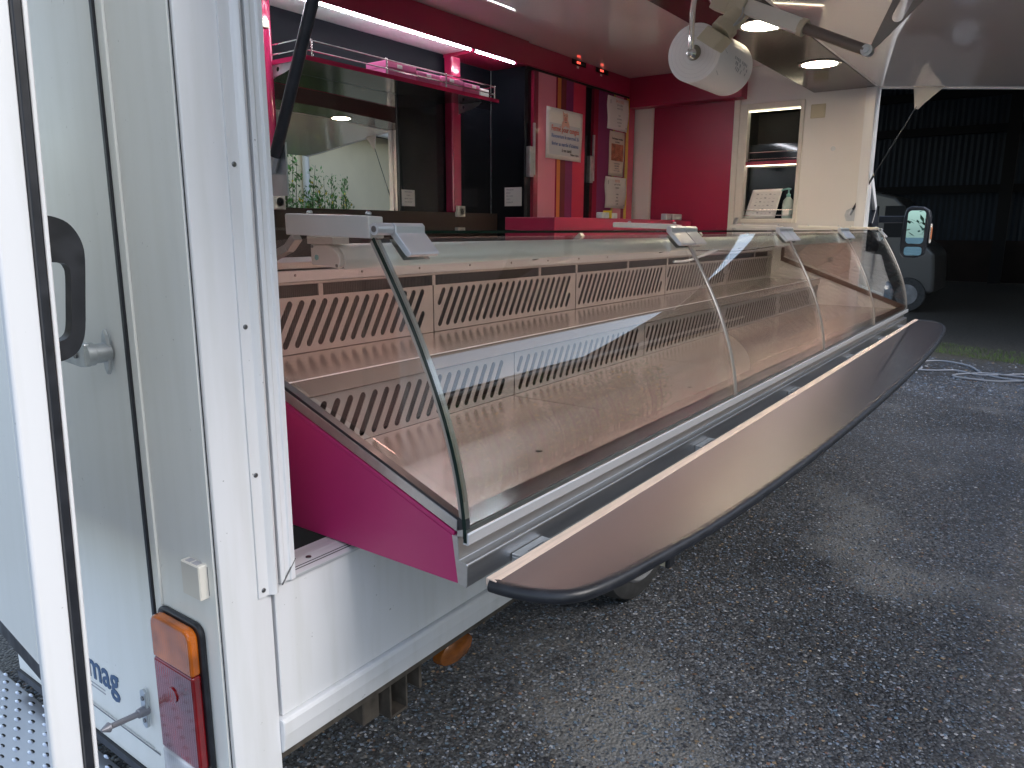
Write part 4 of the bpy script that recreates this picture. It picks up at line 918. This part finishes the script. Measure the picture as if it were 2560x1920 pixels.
lathe('hook_knob', [(.0, -.044), (.014, -.039), (.021, -.024), (.016, -.008), (.010, .01), (.010, .40)], (RX, RY, RZ-.008), 'x', CHROME, rh, seg=20)
tube('hook_wire', [(RX+.30, RY-.03, RZ+.09), (RX+.30, RY-.04, RZ+.29)], .0022, CHROME, rh, seg=6)
lathe('wire_stop', [(.005, 0), (.005, .045)], (RX+.29, RY-.03, RZ+.108), 'z', CREAM, rh, seg=10)
# things in the niche
cal = thing('calendar_sheet', 'white printed calendar sheet leaning in the niche', 'sheet', (5.96, .8, 1.585))
wavy('sheet', [(5.985, .845, 1.80), (5.985, .615, 1.805), (5.955, .655, 1.583), (5.955, .892, 1.583)], PAPER, .002, parent=cal)
bm = bmesh.new()
for j in range(6):
    for k in range(5): bx(bm, 5.951+.0045*j, 5.9515+.0045*j, .685+.032*k-.004*j, .70+.032*k-.004*j, 1.62+.028*j, 1.6225+.028*j+(.006 if (j+k) % 3 == 0 else 0))
fin('sheet_print', bm, INKG, cal)
bt = thing('soap_bottle', 'teal pump soap bottle beside the calendar sheet in the niche', 'bottle', (5.985, .575, 1.581))
lathe('bottle', [(.035, 0), (.040, .008), (.040, .10), (.034, .135), (.018, .155), (.014, .16)], (5.985, .570, 1.581), 'z', FROST, bt, seg=28)
lathe('pump', [(.016, 0), (.016, .02), (.007, .024), (.006, .055)], (5.985, .570, 1.742), 'z', TEAL, bt, seg=20)
tube('nozzle', smoothline([(5.985, .555, 1.798), (5.985, .575, 1.802), (5.985, .61, 1.796), (5.985, .622, 1.788)], 4), .007, TEAL, bt, seg=10)
boxes('bottle_label', [(5.9445, 5.9452, .548, .592, 1.60, 1.65)], PAPER, bt)
# pale blue curved tube shape inside the counter
hz_ = thing('curved_tube', 'pale blue curved tube shape inside the middle of the counter', 'tube')
tube('tube', smoothline([(3.30, .30, 1.350), (3.42, .28, 1.352), (3.56, .26, 1.375), (3.68, .20, 1.42), (3.78, .12, 1.475)], 8), [.006]*16+[.009]*17, mat('pale_tube', (.50, .60, .68), rough=.3), hz_, seg=10)

# ================================================================== SURROUNDINGS
# barn in the background
ba = thing('barn', 'open dark barn with blue corrugated sheet walls beyond the truck', 'barn', (24, 0, 0))
bx0, bx1, by0, by1, bz = 11.6, 26.0, -16.0, 12.0, 6.4
SH = []
wds = .95
prof_c = []
def corr_sheet(W_, H_):
    bm = bmesh.new(); k = 12; prev = None
    for i in range(k+1):
        u = W_*i/k; d = .018*(1 if i % 2 else -1)
        a = bm.verts.new((0, 0, 0)); b_ = bm.verts.new((0, 0, 0)); a.co = (d, u, 0); b_.co = (d, u, H_)
        if prev: bm.faces.new((prev[0], a, b_, prev[1]))
        prev = (a, b_)
    me = bpy.data.meshes.new('sheet'); bm.to_mesh(me); bm.free(); me.materials.append(BARN); return me
cme = corr_sheet(wds, bz-1.2)
k = 0; y = by0
while y < by1-.5:
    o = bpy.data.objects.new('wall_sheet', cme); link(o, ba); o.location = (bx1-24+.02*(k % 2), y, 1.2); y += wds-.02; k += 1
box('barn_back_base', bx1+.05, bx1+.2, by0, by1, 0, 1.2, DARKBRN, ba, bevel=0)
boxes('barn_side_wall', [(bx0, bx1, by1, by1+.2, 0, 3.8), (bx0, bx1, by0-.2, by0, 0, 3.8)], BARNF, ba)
prism('barn_roof', [(bx0, 3.95), (bx0, 3.75), (bx0+.1, 3.75), (bx1+.4, bz), (bx1+.4, bz+.15)], 'y', by0-.4, by1+.4, BARNF, ba)
boxes('barn_girder', [(bx1-.25, bx1-.05, by0, by1, z, z+.22) for z in (2.55, 4.2, 5.2)]+[(bx1-.5, bx1-.25, yy_, yy_+.3, 0, bz) for yy_ in (-12.5, -6.2, .1, 6.4)], BARNF, ba)
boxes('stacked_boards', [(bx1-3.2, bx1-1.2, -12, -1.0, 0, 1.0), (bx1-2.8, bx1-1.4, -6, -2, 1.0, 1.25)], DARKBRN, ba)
# van parked in the barn
vn = thing('parked_van', 'grey van parked in the dark barn behind the truck mirror', 'van', (16.6, .9, 0))
vp = [(.62, .35), (.62, .62), (.66, 1.08), (.80, 1.22), (1.00, 1.34), (1.22, 1.92), (1.40, 2.10), (1.75, 2.20), (4.6, 2.20), (4.72, 2.0), (4.75, .35)]
bm = bmesh.new(); pr_(bm, vp, 'x', 15.6, 17.4); fin('van_body', bm, VANG, vn, bevel=.06, seg=3)
for (a, b_) in ((1.22, 1.55), (1.66, 2.35), (2.5, 3.4)):
    boxes('van_window', [(15.590, 15.60, a, b_, 1.36, 1.93)], VOID, vn)
for yv in (1.05, 3.85):
    wv = lathe('van_wheel', [(.2, 0), (.31, 0), (.32, .1), (.3, .2)], (15.55, yv, .32), 'x', TYRE, vn, seg=28)
    lathe('van_rim', [(.19, 0), (.12, -.004), (.03, -.01)], (15.548, yv, .32), 'x', RIM, wv, seg=20)
# cable on the ground
cb_ = thing('cable', 'pale grey electric cable lying in loose loops on the yard beyond the shelf', 'cable', (9, -.5, 0))
def loopy(pts): return smoothline([(x, y, .008+.006*(i % 3)) for i, (x, y) in enumerate(pts)], 6)
bm = bmesh.new()
tb(bm, loopy([(9.05, .12), (9.12, -.08), (9.35, -.05), (9.64, .0), (9.83, -.22), (9.6, -.5), (9.25, -.65), (9.02, -.85), (8.95, -1.2), (9.0, -1.7)]), .0105, 6)
tb(bm, loopy([(9.0, .1), (9.08, -.2), (9.2, -.42), (9.12, -.62), (9.25, -.85), (9.4, -1.1), (9.3, -1.6)]), .0105, 6)
tb(bm, loopy([(9.26, -1.4), (9.22, -1.0), (9.2, -.7), (9.05, -.46), (8.86, -.42), (8.76, -.55), (8.83, -.8), (8.98, -1.05), (9.05, -1.5)]), .0105, 6)
for k in range(5):
    tb(bm, loopy([(9.0+.09*k, .22), (9.2+.06*k, .05+.04*k), (9.38+.05*k, -.02), (9.3+.04*k, .18), (9.05+.08*k, .28)]), .0105, 6)
fin('cable_loops', bm, CABLE, cb_, smooth=True)
# grass at the edge of the hard surface
def leaves(name, N, centre, spread, size, m, parent, flat=False, col_k=None, dens=None):
    P = np.array(centre)+dens(N) if dens is not None else np.array(centre)+np.random.randn(N, 3)*np.array(spread)
    a = np.random.rand(N)*6.283; t = (np.random.rand(N)-.3)*1.6; s_ = size*(.6+.8*np.random.rand(N))
    d = np.stack([np.cos(a)*np.cos(t), np.sin(a)*np.cos(t), np.sin(t)], 1)
    if flat: d = np.stack([np.cos(a)*.35, np.sin(a)*.35, np.ones(N)*.9], 1)
    sd_ = np.stack([-np.sin(a), np.cos(a), np.zeros(N)], 1)
    wd = (.42 if not flat else .07)
    v0 = P; v1_ = P+d*s_[:, None]*.5+sd_*(s_*wd*.5)[:, None]; v2 = P+d*s_[:, None]; v3 = P+d*s_[:, None]*.5-sd_*(s_*wd*.5)[:, None]
    co_ = np.stack([v0, v1_, v2, v3], 1).reshape(-1, 3); me = bpy.data.meshes.new(name)
    me.vertices.add(len(co_)); me.vertices.foreach_set('co', co_.ravel()); me.loops.add(N*4); me.loops.foreach_set('vertex_index', np.arange(N*4)); me.polygons.add(N)
    me.polygons.foreach_set('loop_start', np.arange(N)*4); me.polygons.foreach_set('loop_total', np.full(N, 4)); me.update(); me.materials.append(m)
    o = bpy.data.objects.new(name, me); link(o, parent)
    if parent is not None: o.location = -world_loc(parent)
    return o
def grassd(N):
    x = np.random.rand(N); y = np.random.rand(N)
    return np.stack([10.15+.9*x**1.5+.22*np.sin(y*7)+.35*y, -2.4+y**1.4*2.6, np.zeros(N)], 1)
GR = mat('grass_blades', (.12, .19, .04), rough=.6, var=.5, vscale=4)
gr = leaves('grass', 5200, (0, 0, 0), None, .045, GR, None, flat=True, dens=grassd); tag(gr, 'low green grass and moss growing along the edge of the yard', kind='stuff')
# cream house across the yard (seen in the mirror and the glass)
ho_ = thing('house', 'cream rendered house across the yard, seen in the mirror', 'house', (6, -5.2, 0))
box('house_wall', -2.0, 16.0, -5.6, -5.2, 0, 3.3, RENDER, ho_, bevel=0)
prism('house_roof', [(-4.7, 3.25), (-4.7, 3.40), (-8.5, 5.2), (-12, 3.4), (-12, 3.25)], 'x', -2.3, 16.3, ROOFT, ho_)
tube('gutter', [(-2.3, -4.68, 3.25), (16.3, -4.68, 3.25)], .06, PIPE, ho_)
tube('downpipe', [(8.95, -5.12, 0), (8.95, -5.12, 3.05), (8.95, -4.75, 3.2)], .06, PIPE, ho_)
boxes('house_door', [(4.9, 5.8, -5.195, -5.17, 0, 2.15)], BROWN, ho_)
# shrubs in front of the house
def shrub(x, y, h, lab, seed):
    np.random.seed(seed); random.seed(seed)
    t_ = thing('shrub', lab, 'shrub', (x, y, 0), 'shrubs in front of the cream house')
    bm = bmesh.new(); cs_ = []
    for k in range(26):
        a = random.random()*6.28; r_ = random.random()*.46; hh = h*(.72+.34*random.random()); px, py = x+r_*math.cos(a), y+r_*math.sin(a)
        tx, ty = px+.12*math.cos(a), py+.12*math.sin(a)
        tb(bm, [(px*.9+x*.1, py*.9+y*.1, 0), (px, py, hh*.6), (tx, ty, hh)], [.012, .008, .003], 5)
        n_ = int(170+100*random.random()); tt = np.random.rand(n_)**.8
        base = np.array([px, py, 0])*(1-tt[:, None])+np.array([tx, ty, hh])*tt[:, None]; cs_.append(base+np.random.randn(n_, 3)*.045)
    fin('stems', bm, BARK, t_, smooth=True)
    A = np.concatenate(cs_); A = A[A[:, 2] > .4]
    leaves('foliage', len(A), (0, 0, 0), None, .075, LEAF, t_, dens=lambda N: A)
    Bf = A[np.random.rand(len(A)) < .11]; Bf = Bf[Bf[:, 2] < h*.93]; leaves('blooms', len(Bf), (0, 0, 0), None, .075, YEL, t_, dens=lambda N: Bf)
for i, (x, y, h) in enumerate(((4.4, -4.0, 2.3), (5.2, -4.1, 2.45), (6.0, -4.0, 2.6), (6.8, -4.1, 2.65), (7.6, -4.0, 2.5), (8.5, -4.1, 2.25))):
    shrub(x, y, h, ['leftmost green shrub with yellow blooms, low, before the brown door', 'second green shrub from the brown door, yellow flowers low down', 'third green shrub, tall with yellow flowers, mid row', 'tallest green shrub with yellow flowers', 'green shrub with yellow flowers, second from the downpipe', 'low green shrub right next to the white downpipe'][i], 20+i)
# tree behind the viewer, caught in the door mirror
np.random.seed(5); random.seed(5)
tr = thing('tree', 'leafy green tree behind the yard, caught in the door mirror', 'tree', (-14, -6, 0))
tube('trunk', [(-14, -6, 0), (-14.1, -6, 2), (-13.9, -5.9, 4.5)], [.3, .22, .12], BARK, tr)
cl = [np.array([-14+random.uniform(-2, 2), -6+random.uniform(-2, 2), 1.4+random.uniform(0, 4.2)]) for _ in range(26)]
A = np.concatenate([c_+np.random.randn(140, 3)*.42 for c_ in cl]); leaves('crown', len(A), (0, 0, 0), None, .30, LEAF2, tr, dens=lambda N: A)
